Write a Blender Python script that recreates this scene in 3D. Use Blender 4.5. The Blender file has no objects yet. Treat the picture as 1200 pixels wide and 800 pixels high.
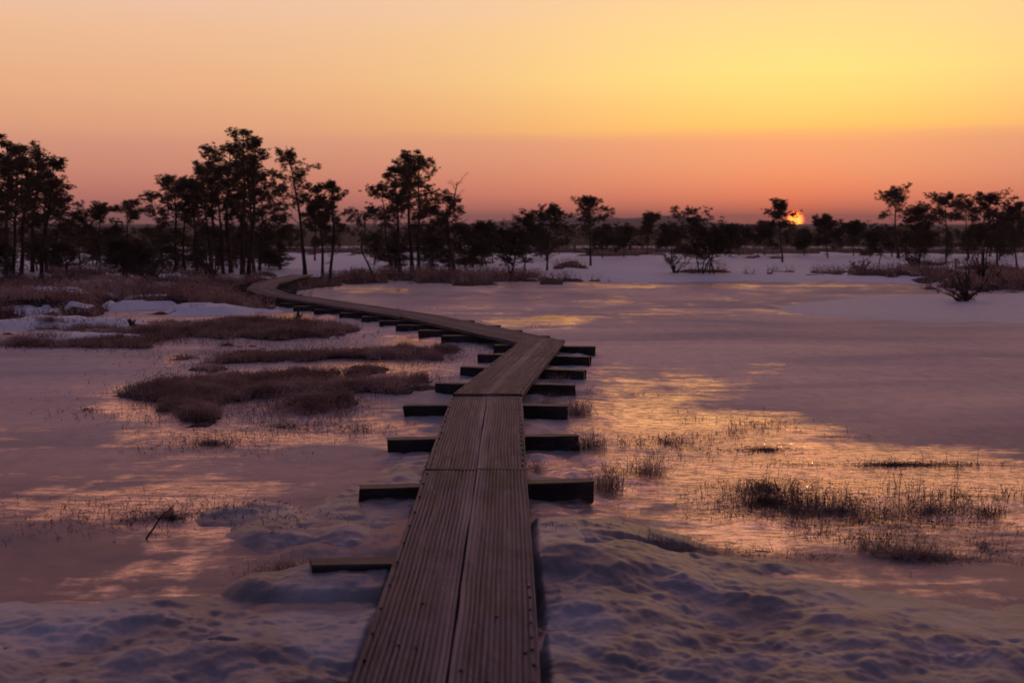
import bpy, math, random
import numpy as np
from mathutils import Vector, Matrix

R = math.radians
scene = bpy.context.scene
C = bpy.data.collections.new('place')
scene.collection.children.link(C)

# ------------------------------------------------------------------ camera
F = 1333.0; CX, CY = 600.0, 400.0; HZ = 262.0; CAMZ = 1.6
TH = math.atan((CY - HZ) / F)
cam = bpy.data.cameras.new('camera')
cam.sensor_width = 36.0
cam.lens = F / 1200 * 36
cam.clip_start = 0.1
cam.clip_end = 20000
cam.dof.use_dof = True
cam.dof.focus_distance = 8.5
cam.dof.aperture_fstop = 2.8
co = bpy.data.objects.new('camera', cam)
C.objects.link(co)
co.location = (0, 0, CAMZ)
co.rotation_euler = (math.pi / 2 - TH, 0, 0)
scene.camera = co

# ------------------------------------------------------------------ sky and sun
def lin(c):
    return tuple(((v / 255) / 12.92 if v / 255 <= 0.04045 else ((v / 255 + 0.055) / 1.055) ** 2.4) for v in c)

SUN_AZ = math.atan((930 - CX) / F)        # to the right of the view axis (+Y)
SUN_EL = R(0.17)
world = bpy.data.worlds.new('World')
scene.world = world
world.use_nodes = True
nt = world.node_tree
nt.nodes.clear()
def N(tree, typ, **kw):
    n = tree.nodes.new(typ)
    for k, v in kw.items():
        setattr(n, k, v)
    return n
def mathn(tree, op, a, b=None, c=None, clamp=False):
    n = tree.nodes.new('ShaderNodeMath'); n.operation = op; n.use_clamp = clamp
    for i, x in enumerate((a, b, c)):
        if x is None: continue
        if isinstance(x, (int, float)): n.inputs[i].default_value = x
        else: tree.links.new(x, n.inputs[i])
    return n.outputs[0]
def mixc(tree, fac, a, b, mode='MIX'):
    n = tree.nodes.new('ShaderNodeMix'); n.data_type = 'RGBA'; n.blend_type = mode
    for s, x in ((n.inputs[0], fac), (n.inputs[6], a), (n.inputs[7], b)):
        if isinstance(x, (int, float)): s.default_value = x
        elif isinstance(x, tuple): s.default_value = (*x[:3], 1)
        else: tree.links.new(x, s)
    return n.outputs[2]
def ramp(tree, fac, stops, interp='LINEAR'):
    n = tree.nodes.new('ShaderNodeValToRGB')
    cr = n.color_ramp; cr.interpolation = interp
    while len(cr.elements) < len(stops): cr.elements.new(0.5)
    for e, (p, c) in zip(cr.elements, stops):
        e.position = p; e.color = (*c[:3], 1) if isinstance(c, tuple) else (c, c, c, 1)
    if fac is not None: tree.links.new(fac, n.inputs[0])
    return n.outputs[0]
tc = N(nt, 'ShaderNodeTexCoord')
sep = N(nt, 'ShaderNodeSeparateXYZ'); nt.links.new(tc.outputs['Generated'], sep.inputs[0])
el = mathn(nt, 'MULTIPLY', mathn(nt, 'ARCSINE', sep.outputs[2]), 180 / math.pi)
az = mathn(nt, 'MULTIPLY', mathn(nt, 'ARCTAN2', sep.outputs[0], sep.outputs[1]), 180 / math.pi)
# soft streaks of thin cloud
mp = N(nt, 'ShaderNodeMapping'); nt.links.new(tc.outputs['Generated'], mp.inputs[0])
mp.inputs['Scale'].default_value = (2.2, 2.2, 30)
nz = N(nt, 'ShaderNodeTexNoise'); nt.links.new(mp.outputs[0], nz.inputs[0])
nz.inputs['Scale'].default_value = 1.6; nz.inputs['Detail'].default_value = 4
wob = mathn(nt, 'MULTIPLY', mathn(nt, 'SUBTRACT', nz.outputs[0], 0.5), 0.9)
el2 = mathn(nt, 'ADD', el, wob)
fac = mathn(nt, 'DIVIDE', el2, 90.0, clamp=True)
def E(v): return (HZ - v) / F * 57.3 / 90        # a height in the photograph as ramp position
UP = [(0.21, lin((240, 156, 136))), (0.31, lin((186, 132, 142))), (0.45, lin((118, 104, 132))), (0.75, lin((84, 84, 118)))]
near = ramp(nt, fac, [(0.0, lin((228, 116, 96))), (E(232), lin((232, 134, 106))), (E(200), lin((224, 148, 118))), (E(168), lin((228, 160, 118))),
                      (E(154), lin((252, 196, 102))), (E(95), lin((255, 224, 126))), (E(30), lin((252, 214, 138))), (E(0), lin((250, 206, 146))), (0.145, lin((250, 184, 142)))] + UP)
far = ramp(nt, fac, [(0.0, lin((192, 122, 116))), (E(225), lin((208, 130, 116))), (E(175), lin((216, 148, 126))), (E(155), lin((226, 160, 126))), (E(110), lin((236, 174, 130))),
                     (E(50), lin((240, 186, 146))), (E(0), lin((238, 194, 168))), (0.145, lin((236, 172, 148)))] + UP)
back = ramp(nt, fac, [(0.0, lin((44, 40, 52))), (0.08, lin((60, 50, 60))), (0.2, lin((70, 62, 80))), (0.4, lin((74, 72, 100))), (0.9, lin((80, 82, 116)))])
da = mathn(nt, 'ABSOLUTE', mathn(nt, 'SUBTRACT', az, 14.5))
g1 = mathn(nt, 'EXPONENT', mathn(nt, 'MULTIPLY', mathn(nt, 'POWER', mathn(nt, 'DIVIDE', da, 16.5), 2.0), -1.0))
g2 = mathn(nt, 'SUBTRACT', 1.0, mathn(nt, 'SMOOTH_MAX', 0.0, mathn(nt, 'DIVIDE', mathn(nt, 'SUBTRACT', da, 38.0), 70.0, clamp=True), 0.05), clamp=True)
skyc = mixc(nt, g2, back, mixc(nt, g1, far, near))
# the red glow hugging the sun, and its disc
sd = Vector((math.sin(SUN_AZ) * math.cos(SUN_EL), math.cos(SUN_AZ) * math.cos(SUN_EL), math.sin(SUN_EL)))
dot = N(nt, 'ShaderNodeVectorMath', operation='DOT_PRODUCT')
nt.links.new(tc.outputs['Generated'], dot.inputs[0]); dot.inputs[1].default_value = sd
ang = mathn(nt, 'MULTIPLY', mathn(nt, 'ARCCOSINE', mathn(nt, 'MINIMUM', dot.outputs['Value'], 1.0)), 180 / math.pi)
disc = mathn(nt, 'SUBTRACT', 1.0, mathn(nt, 'DIVIDE', mathn(nt, 'SUBTRACT', ang, 0.40), 0.08, clamp=True))
glow = mathn(nt, 'EXPONENT', mathn(nt, 'MULTIPLY', ang, -0.75))
glow2 = mathn(nt, 'EXPONENT', mathn(nt, 'MULTIPLY', ang, -3.0))
skyc = mixc(nt, mathn(nt, 'MULTIPLY', glow, 0.46), skyc, (1.0, 0.16, 0.06))
skyc = mixc(nt, mathn(nt, 'MULTIPLY', glow2, 0.8), skyc, (1.5, 0.25, 0.04))
disc2 = mathn(nt, 'SUBTRACT', 1.0, mathn(nt, 'DIVIDE', mathn(nt, 'SUBTRACT', ang, 0.25), 0.14, clamp=True))
skyc = mixc(nt, disc, skyc, (5.0, 0.55, 0.06))
skyc = mixc(nt, disc2, skyc, (11.0, 3.3, 0.36))
# physically based dusk sky underneath, for the air's own blue
nish = N(nt, 'ShaderNodeTexSky', sky_type='NISHITA')
nish.sun_disc = False; nish.sun_elevation = SUN_EL; nish.sun_rotation = SUN_AZ
nish.air_density = 1.0; nish.dust_density = 2.0; nish.ozone_density = 1.5
bg = N(nt, 'ShaderNodeBackground'); nt.links.new(skyc, bg.inputs[0]); bg.inputs[1].default_value = 1.0
bg2 = N(nt, 'ShaderNodeBackground'); nt.links.new(nish.outputs[0], bg2.inputs[0]); bg2.inputs[1].default_value = 0.05
ad = N(nt, 'ShaderNodeAddShader'); nt.links.new(bg.outputs[0], ad.inputs[0]); nt.links.new(bg2.outputs[0], ad.inputs[1])
wo = N(nt, 'ShaderNodeOutputWorld'); nt.links.new(ad.outputs[0], wo.inputs[0])

sl = bpy.data.lights.new('sun', 'SUN'); sl.energy = 1.0; sl.angle = R(0.5); sl.color = (1.0, 0.42, 0.18)
so = bpy.data.objects.new('sun', sl); C.objects.link(so)
so.rotation_euler = (-sd).to_track_quat('-Z', 'Y').to_euler()
so.location = (20, 80, 10)

vs = scene.view_settings
vs.view_transform = 'Standard'; vs.look = 'None'; vs.exposure = 0.0; vs.gamma = 1.0
vs.use_curve_mapping = False
scene.cycles.max_bounces = 6
scene.cycles.volume_bounces = 0

# ------------------------------------------------------------------ helpers
def ray(u, v):
    dx = (u - CX) / F; dy = (CY - v) / F
    c, s = math.cos(TH), math.sin(TH)
    return np.array([dx, c + dy * s, -s + dy * c])
def P(u, v, z=0.0):                       # where a sight line of the survey meets the level z
    d = ray(u, v); t = (z - CAMZ) / d[2]
    return np.array([d[0] * t, d[1] * t, z])
def PY(u, v, y):
    d = ray(u, v); t = y / d[1]
    return np.array([d[0] * t, y, CAMZ + d[2] * t])
def UV(x, y):                             # arrays of ground points -> survey coordinates
    c, s = math.cos(TH), math.sin(TH)
    dz = -CAMZ
    f = y * c - dz * s * 1.0
    f = y * c + dz * (-s)
    up = y * s + dz * c
    f = np.where(f < 0.05, 0.05, f)
    return CX + F * x / f, CY - F * up / f

_rs = np.random.RandomState(7)
_G = _rs.rand(256, 256)
def vnoise(x, y):
    xi = np.floor(x).astype(int); yi = np.floor(y).astype(int)
    fx = x - xi; fy = y - yi
    fx = fx * fx * (3 - 2 * fx); fy = fy * fy * (3 - 2 * fy)
    a = _G[xi % 256, yi % 256]; b = _G[(xi + 1) % 256, yi % 256]
    c = _G[xi % 256, (yi + 1) % 256]; d = _G[(xi + 1) % 256, (yi + 1) % 256]
    return (a * (1 - fx) + b * fx) * (1 - fy) + (c * (1 - fx) + d * fx) * fy
def fbm(x, y, o=4, g=0.5):
    s = 0; a = 1; t = 0
    for i in range(o):
        s = s + a * vnoise(x * 2 ** i + 17.3 * i, y * 2 ** i + 9.1 * i); t += a; a *= g
    return s / t
def sstep(a, b, x):
    t = np.clip((x - a) / (b - a), 0, 1); return t * t * (3 - 2 * t)

def link(name, me, mats=(), parent=None):
    o = bpy.data.objects.new(name, me); C.objects.link(o)
    for m in mats: me.materials.append(m)
    if parent: o.parent = parent
    return o
def npmesh(name, V, Fc, smooth=True):
    """V (n,3); Fc list/array of equal-length faces"""
    me = bpy.data.meshes.new(name)
    V = np.asarray(V, dtype=np.float32)
    Fc = np.asarray(Fc, dtype=np.int32)
    n, k = Fc.shape
    me.vertices.add(len(V)); me.vertices.foreach_set('co', V.ravel())
    me.loops.add(n * k); me.loops.foreach_set('vertex_index', Fc.ravel())
    me.polygons.add(n)
    me.polygons.foreach_set('loop_start', np.arange(0, n * k, k, dtype=np.int32))
    me.polygons.foreach_set('loop_total', np.full(n, k, dtype=np.int32))
    me.polygons.foreach_set('use_smooth', np.full(n, smooth, dtype=bool))
    me.update(calc_edges=True); me.validate()
    return me
def tag(o, label=None, cat=None, group=None, kind=None):
    if label: o['label'] = label
    if cat: o['category'] = cat
    if group: o['group'] = group
    if kind: o['kind'] = kind
    return o
def empty(name, loc, rz=0.0):
    e = bpy.data.objects.new(name, None); C.objects.link(e)
    e.location = loc; e.rotation_euler = (0, 0, rz); e.empty_display_size = 0.2
    return e
def copy_tree(o, parent=None):
    c = o.copy(); C.objects.link(c)
    if parent: c.parent = parent
    for ch in list(o.children): copy_tree(ch, c)
    return c

class MB:
    def __init__(s): s.v = []; s.q = []; s.t = []
    def tube(s, pts, rad, n=6, cap=True):
        pts = [Vector(p) for p in pts]
        base = len(s.v); up = Vector((0.3, 0.2, 0.93))
        for i, p in enumerate(pts):
            d = (pts[min(i + 1, len(pts) - 1)] - pts[max(i - 1, 0)])
            if d.length < 1e-6: d = Vector((0, 0, 1))
            d.normalize()
            a = d.cross(up)
            if a.length < 0.1: a = d.cross(Vector((1, 0, 0)))
            a.normalize(); b = d.cross(a)
            for k in range(n):
                w = 2 * math.pi * k / n
                s.v.append(p + (a * math.cos(w) + b * math.sin(w)) * rad[i])
        for i in range(len(pts) - 1):
            for k in range(n):
                k2 = (k + 1) % n
                s.q.append((base + i * n + k, base + i * n + k2, base + (i + 1) * n + k2, base + (i + 1) * n + k))
        if cap:
            e = len(s.v); s.v.append(pts[-1]); o = base + (len(pts) - 1) * n
            for k in range(n): s.t.append((o + k, o + (k + 1) % n, e))
    def build(s, name, mat, parent=None, smooth=True):
        me = bpy.data.meshes.new(name)
        me.from_pydata([tuple(p) for p in s.v], [], s.q + s.t)
        for p in me.polygons: p.use_smooth = smooth
        me.update()
        return link(name, me, [mat], parent)

# ------------------------------------------------------------------ materials
def newmat(name):
    m = bpy.data.materials.new(name); m.use_nodes = True
    t = m.node_tree; b = t.nodes['Principled BSDF']
    return m, t, b
def geo_pos(t):
    return N(t, 'ShaderNodeNewGeometry').outputs['Position']
def noise(t, vec, scale, detail=4, rough=0.55, stretch=None, dist=0.0):
    if stretch:
        m = N(t, 'ShaderNodeMapping'); t.links.new(vec, m.inputs[0]); m.inputs['Scale'].default_value = stretch; vec = m.outputs[0]
    n = N(t, 'ShaderNodeTexNoise'); t.links.new(vec, n.inputs[0])
    n.inputs['Scale'].default_value = scale; n.inputs['Detail'].default_value = detail; n.inputs['Roughness'].default_value = rough
    n.inputs['Distortion'].default_value = dist
    return n.outputs[0]
def bump(t, b, h, strength, dist, prev=None):
    n = N(t, 'ShaderNodeBump'); n.inputs['Strength'].default_value = strength; n.inputs['Distance'].default_value = dist
    t.links.new(h, n.inputs['Height'])
    if prev: t.links.new(prev, n.inputs['Normal'])
    t.links.new(n.outputs[0], b.inputs['Normal'])
    return n.outputs[0]
def attr(t, name):
    n = N(t, 'ShaderNodeAttribute', attribute_name=name); return n.outputs['Fac']

def mat_ice():
    m, t, b = newmat('ice')
    p = geo_pos(t)
    w = attr(t, 'wet')
    n1 = noise(t, p, 1.1, 6, 0.6, (1, 0.55, 1), 0.6)
    n2 = noise(t, p, 7.0, 6, 0.65, (1, 0.6, 1), 0.4)
    n3 = noise(t, p, 0.22, 4, 0.5, (0.6, 1.0, 1))
    wn = mathn(t, 'ADD', w, mathn(t, 'MULTIPLY', mathn(t, 'SUBTRACT', n1, 0.5), 1.3))
    wn = mathn(t, 'ADD', wn, mathn(t, 'MULTIPLY', mathn(t, 'SUBTRACT', n2, 0.5), 0.9))
    n7 = noise(t, p, 2.6, 6, 0.68, (0.35, 1.5, 1), 0.9)
    wn = mathn(t, 'ADD', wn, mathn(t, 'MULTIPLY', mathn(t, 'SUBTRACT', n7, 0.5), 1.5))
    wet = ramp(t, wn, [(0.34, 0.0), (0.95, 1.0)])
    n4 = noise(t, p, 0.35, 5, 0.55, (0.5, 1.6, 1), 0.8)
    fr = ramp(t, mathn(t, 'ADD', mathn(t, 'MULTIPLY', n3, .5), mathn(t, 'MULTIPLY', n4, .5)), [(0.34, (0.36, 0.365, 0.39)), (0.5, (0.46, 0.455, 0.48)), (0.66, (0.60, 0.58, 0.60))])
    fr = mixc(t, ramp(t, n2, [(0.45, 0.0), (0.75, 0.35)]), fr, (0.14, 0.12, 0.125))
    n5 = noise(t, p, 16, 6, 0.7, (0.55, 1.5, 1), 0.5)
    wetf = mathn(t, 'MULTIPLY', wet, ramp(t, n5, [(0.38, 0.15), (0.56, 1.0)]))
    fr = mixc(t, mathn(t, 'MULTIPLY', ramp(t, n5, [(0.45, 0.0), (0.75, 0.7)]), attr(t, 'rough')), fr, (0.12, 0.105, 0.11))
    fr = mixc(t, mathn(t, 'MULTIPLY', attr(t, 'near_dark'), 0.75), fr, (0.16, 0.125, 0.12))  # ice tone grows darker and browner towards the camera
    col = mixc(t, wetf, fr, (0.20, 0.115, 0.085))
    t.links.new(col, b.inputs['Base Color'])
    ro = mathn(t, 'ADD', mathn(t, 'MULTIPLY', mathn(t, 'SUBTRACT', 1.0, wet), 0.30), mathn(t, 'MULTIPLY', n2, 0.20))
    t.links.new(ro, b.inputs['Roughness'])
    b.inputs['IOR'].default_value = 1.65
    b.inputs['Specular Tint'].default_value = (1.0, 0.86, 0.82, 1)
    nf = noise(t, p, 28, 5, 0.65)
    h = mathn(t, 'ADD', mathn(t, 'ADD', mathn(t, 'MULTIPLY', n2, 0.7), mathn(t, 'MULTIPLY', n5, 0.35)), mathn(t, 'MULTIPLY', nf, 0.35))
    k = attr(t, 'rough')
    bn = N(t, 'ShaderNodeBump'); bn.inputs['Distance'].default_value = 0.02
    t.links.new(mathn(t, 'ADD', 0.08, mathn(t, 'MULTIPLY', k, 0.50)), bn.inputs['Strength'])
    t.links.new(h, bn.inputs['Height']); t.links.new(bn.outputs[0], b.inputs['Normal'])
    # peach warmth of the sunset reflection is put into the gloss colour
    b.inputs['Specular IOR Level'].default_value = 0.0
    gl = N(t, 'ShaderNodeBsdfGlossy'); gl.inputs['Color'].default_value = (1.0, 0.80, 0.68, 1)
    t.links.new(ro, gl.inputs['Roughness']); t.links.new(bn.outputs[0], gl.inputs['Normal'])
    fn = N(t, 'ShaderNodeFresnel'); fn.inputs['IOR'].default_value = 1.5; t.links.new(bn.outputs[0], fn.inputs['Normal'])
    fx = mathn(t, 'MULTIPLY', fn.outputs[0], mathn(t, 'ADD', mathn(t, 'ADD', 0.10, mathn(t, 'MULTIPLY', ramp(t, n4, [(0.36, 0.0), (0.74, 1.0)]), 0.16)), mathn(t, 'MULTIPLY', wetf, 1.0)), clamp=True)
    ms = N(t, 'ShaderNodeMixShader'); t.links.new(fx, ms.inputs[0]); t.links.new(b.outputs[0], ms.inputs[1]); t.links.new(gl.outputs[0], ms.inputs[2])
    t.links.new(ms.outputs[0], t.nodes['Material Output'].inputs['Surface'])
    return m
def mat_snow():
    m, t, b = newmat('snow')
    p = geo_pos(t)
    o = attr(t, 'old')
    n1 = noise(t, p, 3.2, 6, 0.6, None, 0.5)
    n2 = noise(t, p, 22.0, 6, 0.65)
    n3 = noise(t, p, 0.9, 3)
    clean = mixc(t, n1, (0.62, 0.62, 0.68), (0.74, 0.74, 0.80))
    q = mathn(t, 'ADD', mathn(t, 'MULTIPLY', n1, 0.6), mathn(t, 'MULTIPLY', n3, 0.5))
    old = ramp(t, q, [(0.32, (0.115, 0.095, 0.10)), (0.50, (0.19, 0.165, 0.178)), (0.70, (0.35, 0.32, 0.355))])  # grey old snow, its colour darkened further to carry the foreground vignette
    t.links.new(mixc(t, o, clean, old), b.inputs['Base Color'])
    b.inputs['Roughness'].default_value = 0.42
    b.inputs['IOR'].default_value = 1.31
    t.links.new(mathn(t, 'SUBTRACT', 0.62, mathn(t, 'MULTIPLY', o, 0.30)), b.inputs['Roughness'])
    n6 = noise(t, p, 90.0, 4, 0.7)
    h = mathn(t, 'ADD', mathn(t, 'ADD', mathn(t, 'MULTIPLY', n1, .6), mathn(t, 'MULTIPLY', n2, 0.4)), mathn(t, 'MULTIPLY', n6, .14))
    bump(t, b, h, 0.5, 0.025)
    return m
def mat_soil():
    m, t, b = newmat('peat')
    p = geo_pos(t)
    n1 = noise(t, p, 5.0, 6, 0.65); n2 = noise(t, p, 30.0, 5)
    t.links.new(ramp(t, n1, [(0.3, (0.030, 0.018, 0.016)), (0.55, (0.085, 0.050, 0.042)), (0.75, (0.16, 0.105, 0.085))]), b.inputs['Base Color'])
    b.inputs['Roughness'].default_value = 0.9
    b.inputs['Specular IOR Level'].default_value = 0.2
    bump(t, b, mathn(t, 'ADD', n1, n2), 0.9, 0.05)
    return m
def mat_plant(name, stops, scale=6.0, rough=0.8, trans=0.0):
    m, t, b = newmat(name)
    p = geo_pos(t)
    n1 = mathn(t, 'ADD', mathn(t, 'MULTIPLY', noise(t, p, scale, 4, 0.7), .5), mathn(t, 'MULTIPLY', noise(t, p, scale * .23, 3, .6), .5))
    n1 = mathn(t, 'ADD', mathn(t, 'MULTIPLY', mathn(t, 'SUBTRACT', n1, .5), 1.6), .5)
    t.links.new(ramp(t, n1, stops), b.inputs['Base Color'])
    b.inputs['Roughness'].default_value = rough
    b.inputs['Specular IOR Level'].default_value = 0.2
    if trans:
        tr = N(t, 'ShaderNodeBsdfTranslucent'); t.links.new(b.inputs['Base Color'].links[0].from_socket, tr.inputs[0])
        ms = N(t, 'ShaderNodeMixShader'); ms.inputs[0].default_value = trans
        t.links.new(b.outputs[0], ms.inputs[1]); t.links.new(tr.outputs[0], ms.inputs[2]); t.links.new(ms.outputs[0], t.nodes['Material Output'].inputs['Surface'])
    return m
def mat_wood(name, dark, mid, light, axis_scale=(24, 1.2, 24), rough=0.55):
    m, t, b = newmat(name)
    tcn = N(t, 'ShaderNodeTexCoord')
    p = tcn.outputs['Object']
    n1 = noise(t, p, 1.0, 7, 0.65, axis_scale, 0.3)
    n2 = noise(t, p, 2.2, 5, 0.6)
    n3 = noise(t, p, 55.0, 4, 0.6)
    c = ramp(t, n1, [(0.28, dark), (0.5, mid), (0.72, light)])
    c = mixc(t, ramp(t, n2, [(0.42, 0.0), (0.75, 0.6)]), c, light)
    c = mixc(t, ramp(t, noise(t, p, 0.9, 6, .7, (2.5, 1, 1), 1.0), [(0.38, 0.75), (0.5, 0.0)]), c, (dark[0] * .8, dark[1] * .8, dark[2] * .8))
    w = attr(t, 'worn')
    c = mixc(t, mathn(t, 'MULTIPLY', w, 0.9), c, (0.34, 0.27, 0.285))
    c = mixc(t, ramp(t, n3, [(0.62, 0.0), (0.76, 0.35)]), c, (light[0] * 1.5, light[1] * 1.5, light[2] * 1.5))
    t.links.new(c, b.inputs['Base Color'])
    t.links.new(mathn(t, 'ADD', rough - 0.12, mathn(t, 'MULTIPLY', n2, 0.3)), b.inputs['Roughness'])
    b.inputs['Specular IOR Level'].default_value = 0.25
    bump(t, b, mathn(t, 'ADD', n1, mathn(t, 'MULTIPLY', n3, 0.5)), 0.5, 0.006)
    return m
M_ICE = mat_ice(); M_SNOW = mat_snow(); M_SOIL = mat_soil()
M_DECK = mat_wood('deck_wood', (0.034, 0.025, 0.031), (0.092, 0.066, 0.084), (0.26, 0.20, 0.24))
M_BEAM = mat_wood('beam_wood', (0.008, 0.006, 0.006), (0.022, 0.016, 0.017), (0.075, 0.058, 0.062), (1.5, 24, 24), 0.48)
M_HEATH = mat_plant('heather', [(0.3, (0.12, 0.068, 0.062)), (0.5, (0.32, 0.20, 0.18)), (0.7, (0.58, 0.43, 0.40))], 4.0, trans=.45)
M_STRAW = mat_plant('dry_grass', [(0.30, (0.14, 0.09, 0.08)), (0.5, (0.32, 0.235, 0.21)), (0.7, (0.60, 0.48, 0.44))], 9.0, trans=.45)
M_TWIG = mat_plant('twig', [(0.35, (0.05, 0.032, 0.03)), (0.65, (0.16, 0.11, 0.10))], 9.0, trans=.2)
M_BARK = mat_plant('bark', [(0.35, (0.030, 0.020, 0.017)), (0.65, (0.10, 0.062, 0.045))], 5.0, 0.9)
M_NEEDLE = mat_plant('needles', [(0.35, (0.06, 0.046, 0.028)), (0.65, (0.12, 0.092, 0.055))], 2.0, 0.7, trans=.35)
M_DEAD = mat_plant('dead_wood', [(0.35, (0.05, 0.038, 0.035)), (0.65, (0.13, 0.10, 0.09))], 5.0, 0.9)
m, t, b = newmat('rusty_iron'); b.inputs['Base Color'].default_value = (0.03, 0.02, 0.018, 1); b.inputs['Roughness'].default_value = 0.6; b.inputs['Metallic'].default_value = 0.6
t.links.new(ramp(t, noise(t, geo_pos(t), 200), [(0.4, (0.02, 0.014, 0.013)), (0.7, (0.07, 0.04, 0.03))]), b.inputs['Base Color'])
M_NAIL = m
def mat_forest(name, a, bb):
    m, t, b = newmat(name)
    t.links.new(ramp(t, noise(t, geo_pos(t), 0.05, 5), [(0.35, a), (0.65, bb)]), b.inputs['Base Color'])
    b.inputs['Roughness'].default_value = 1.0
    return m
M_HILL = mat_forest('forested_hill', (0.035, 0.035, 0.028), (0.06, 0.055, 0.042))

# ------------------------------------------------------------------ ground sheets
ang_f = np.radians(np.linspace(-34, 34, 760))
ang_b = np.radians(np.linspace(34, 326, 75))[1:-1]
ANG = np.concatenate([ang_f, ang_b])
vv = np.concatenate([np.linspace(1500, 860, 60, endpoint=False), np.linspace(860, 300, 440, endpoint=False), np.linspace(300, 268, 60)])
rr = [P(600, v)[1] for v in vv]
rr = np.concatenate([[0.05, 0.5, 1.0], [r for r in rr if r > 1.15], np.geomspace(rr[-1] * 1.1, 3300, 20)])
A2, R2 = np.meshgrid(ANG, rr)
GX = R2 * np.sin(A2); GY = R2 * np.cos(A2)
U, Vp = UV(GX, GY)
U = np.where(GY < 0.6, -9999, U); Vp = np.where(GY < 0.6, 3000, Vp)
WX = (fbm(GX * 0.9 + 3, GY * 0.9, 4) - 0.5); WY = (fbm(GX * 0.9 + 40, GY * 0.9 + 11, 4) - 0.5)
WS = (Vp - HZ)                         # larger warp where nearer
def blob(u, v, ru, rv, warp=1.0, rot=0.0):
    dU = (U + WX * WS * 0.5 * warp - u); dV = (Vp + WY * WS * 0.16 * warp - v)
    if rot:
        dV = dV - dU * math.tan(R(rot))
    return np.clip(1.35 - (dU / ru) ** 2 - (dV / rv) ** 2, 0, 1.35)
def blobs(lst, warp=1.0):
    m = np.zeros_like(GX)
    for e in lst:
        m = np.maximum(m, np.clip(blob(*e[:4], warp) * (e[4] if len(e) > 4 else 1), 0, 1.35))
    return m
nl = fbm(GX * 2.3, GY * 2.3, 4); nb = fbm(GX * 0.5 + 9, GY * 0.5, 4); nm = fbm(GX * 7, GY * 7, 3)

# peat hummocks and heather banks  (u, v, ru, rv, height)
HUM = [(225, 470, 66, 19, .16), (310, 452, 95, 17, .15), (395, 456, 62, 11, .10), (360, 482, 62, 9, .07), (450, 447, 60, 9, .08),
       (300, 419, 110, 7, .07), (430, 419, 120, 8, .10), (520, 417, 55, 5, .07), (330, 388, 95, 12, .22), (200, 392, 110, 12, .18), (90, 404, 120, 6, .10), (20, 402, 60, 7, .08), (60, 384, 60, 4, .08),
       (40, 358, 85, 16, .38), (-60, 362, 80, 18, .4), (140, 346, 80, 9, .30), (215, 352, 90, 11, .25), (290, 356, 70, 9, .2), (260, 338, 60, 8, .25), (190, 328, 80, 7, .2),
       (90, 331, 70, 8, .35), (20, 331, 60, 8, .3), (320, 329, 40, 6, .2), (400, 330, 60, 5, .2), (350, 336, 45, 4, .12), (480, 327, 75, 5, .22), (560, 325, 60, 4, .15), (520, 330, 110, 3, .08), (640, 329.5, 90, 1.4, .08), 
       (668, 314, 24, 3.2, .3), (610, 325, 26, 3, .15), (825, 321, 36, 2.6, .2), (905, 322, 60, 1.6, .12), (970, 323, 40, 1.6, .12),
       (1055, 324, 62, 4, .3), (1110, 327, 50, 4, .2), (1175, 333, 70, 7, .3), (1230, 335, 70, 9, .3), (1095, 311, 40, 2, .2), (1160, 317, 45, 2.4, .25),
       (1130, 352, 20, 2.4, .10), (1092, 338, 15, 1.2, .05), (720, 300, 60, 1.2, .2), (470, 306, 40, 1.5, .2), (540, 308, 50, 2, .2),
       (900, 303, 30, 1, .2), (335, 662, 40, 9, .03), (410, 672, 40, 6, .02), (640, 296, 900, 3.2, .25)]
hum = np.full_like(GX, -0.04)
humm = np.zeros_like(GX)
for (u, v, a, bb, h) in HUM:
    k = blob(u, v, a, bb, 1.9 if v > 375 else 1.2)
    kk = sstep(0.0, 1.35, k)
    humm = np.maximum(humm, np.clip(k, 0, 1))
    hum = np.maximum(hum, -0.04 + kk * (h * (.38 if v > 375 else .75) + 0.045))
hum = hum - (Vp > 375) * sstep(.48, .62, fbm(GX * 1.9 + 2, GY * 1.3 + 8, 5, .6)) * .036
hum = np.maximum(hum, -.05 + sstep(70, 88, R2) * (GY > 0) * (.34 + (nb - .5) * .2))
hum = hum + humm * ((nl - 0.5) * 0.10 + (nm - 0.5) * 0.03) * np.clip(hum * 8 + .3, 0.15, 1)
# the broad peat land to the left of the boardwalk, behind
# snow
def interp(u, xs, ys): return np.interp(u, xs, ys)
edge = interp(U, [-600, 0, 160, 330, 440, 500, 560, 622, 680, 760, 860, 960, 1010, 1100, 1200, 1900], [715, 708, 692, 690, 676, 680, 680, 585, 583, 590, 606, 636, 664, 668, 664, 655])
fore = sstep(-26 - 20 * (U > 760), 66 + 50 * sstep(700, 860, U), Vp + WY * 60 + WX * 25 - edge)
fore = np.where(GY < 0.7, 1.0, fore)
slot = sstep(0.1, 1.0, blob(880, 651, 150, 6, .4)) + sstep(0.2, 1.0, blob(30, 780, 1, 1, .4))
edark = sstep(0.3, 1.0, blob(265, 777, 26, 6, .5)) + sstep(.3, 1, blob(1090, 700, 60, 4))
shore = interp(U, [-1500, -100, 60, 180, 300, 380, 470, 640, 800, 1000, 1080, 1200, 2500], [372, 352, 345, 340, 330, 326, 326, 330, 331, 331, 333, 336, 345])
far_s = sstep(0, 3, shore - Vp - WY * 6)
behind = (GY < 0.7)
far_s = np.where(behind & (R2 > 25), 1.0, far_s)
fore = np.where(behind & (R2 < 20), 1.0, fore)
patch = np.maximum(blob(1160, 361, 275, 18, .6), blob(1010, 322.5, 110, 2.0, .3))
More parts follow.
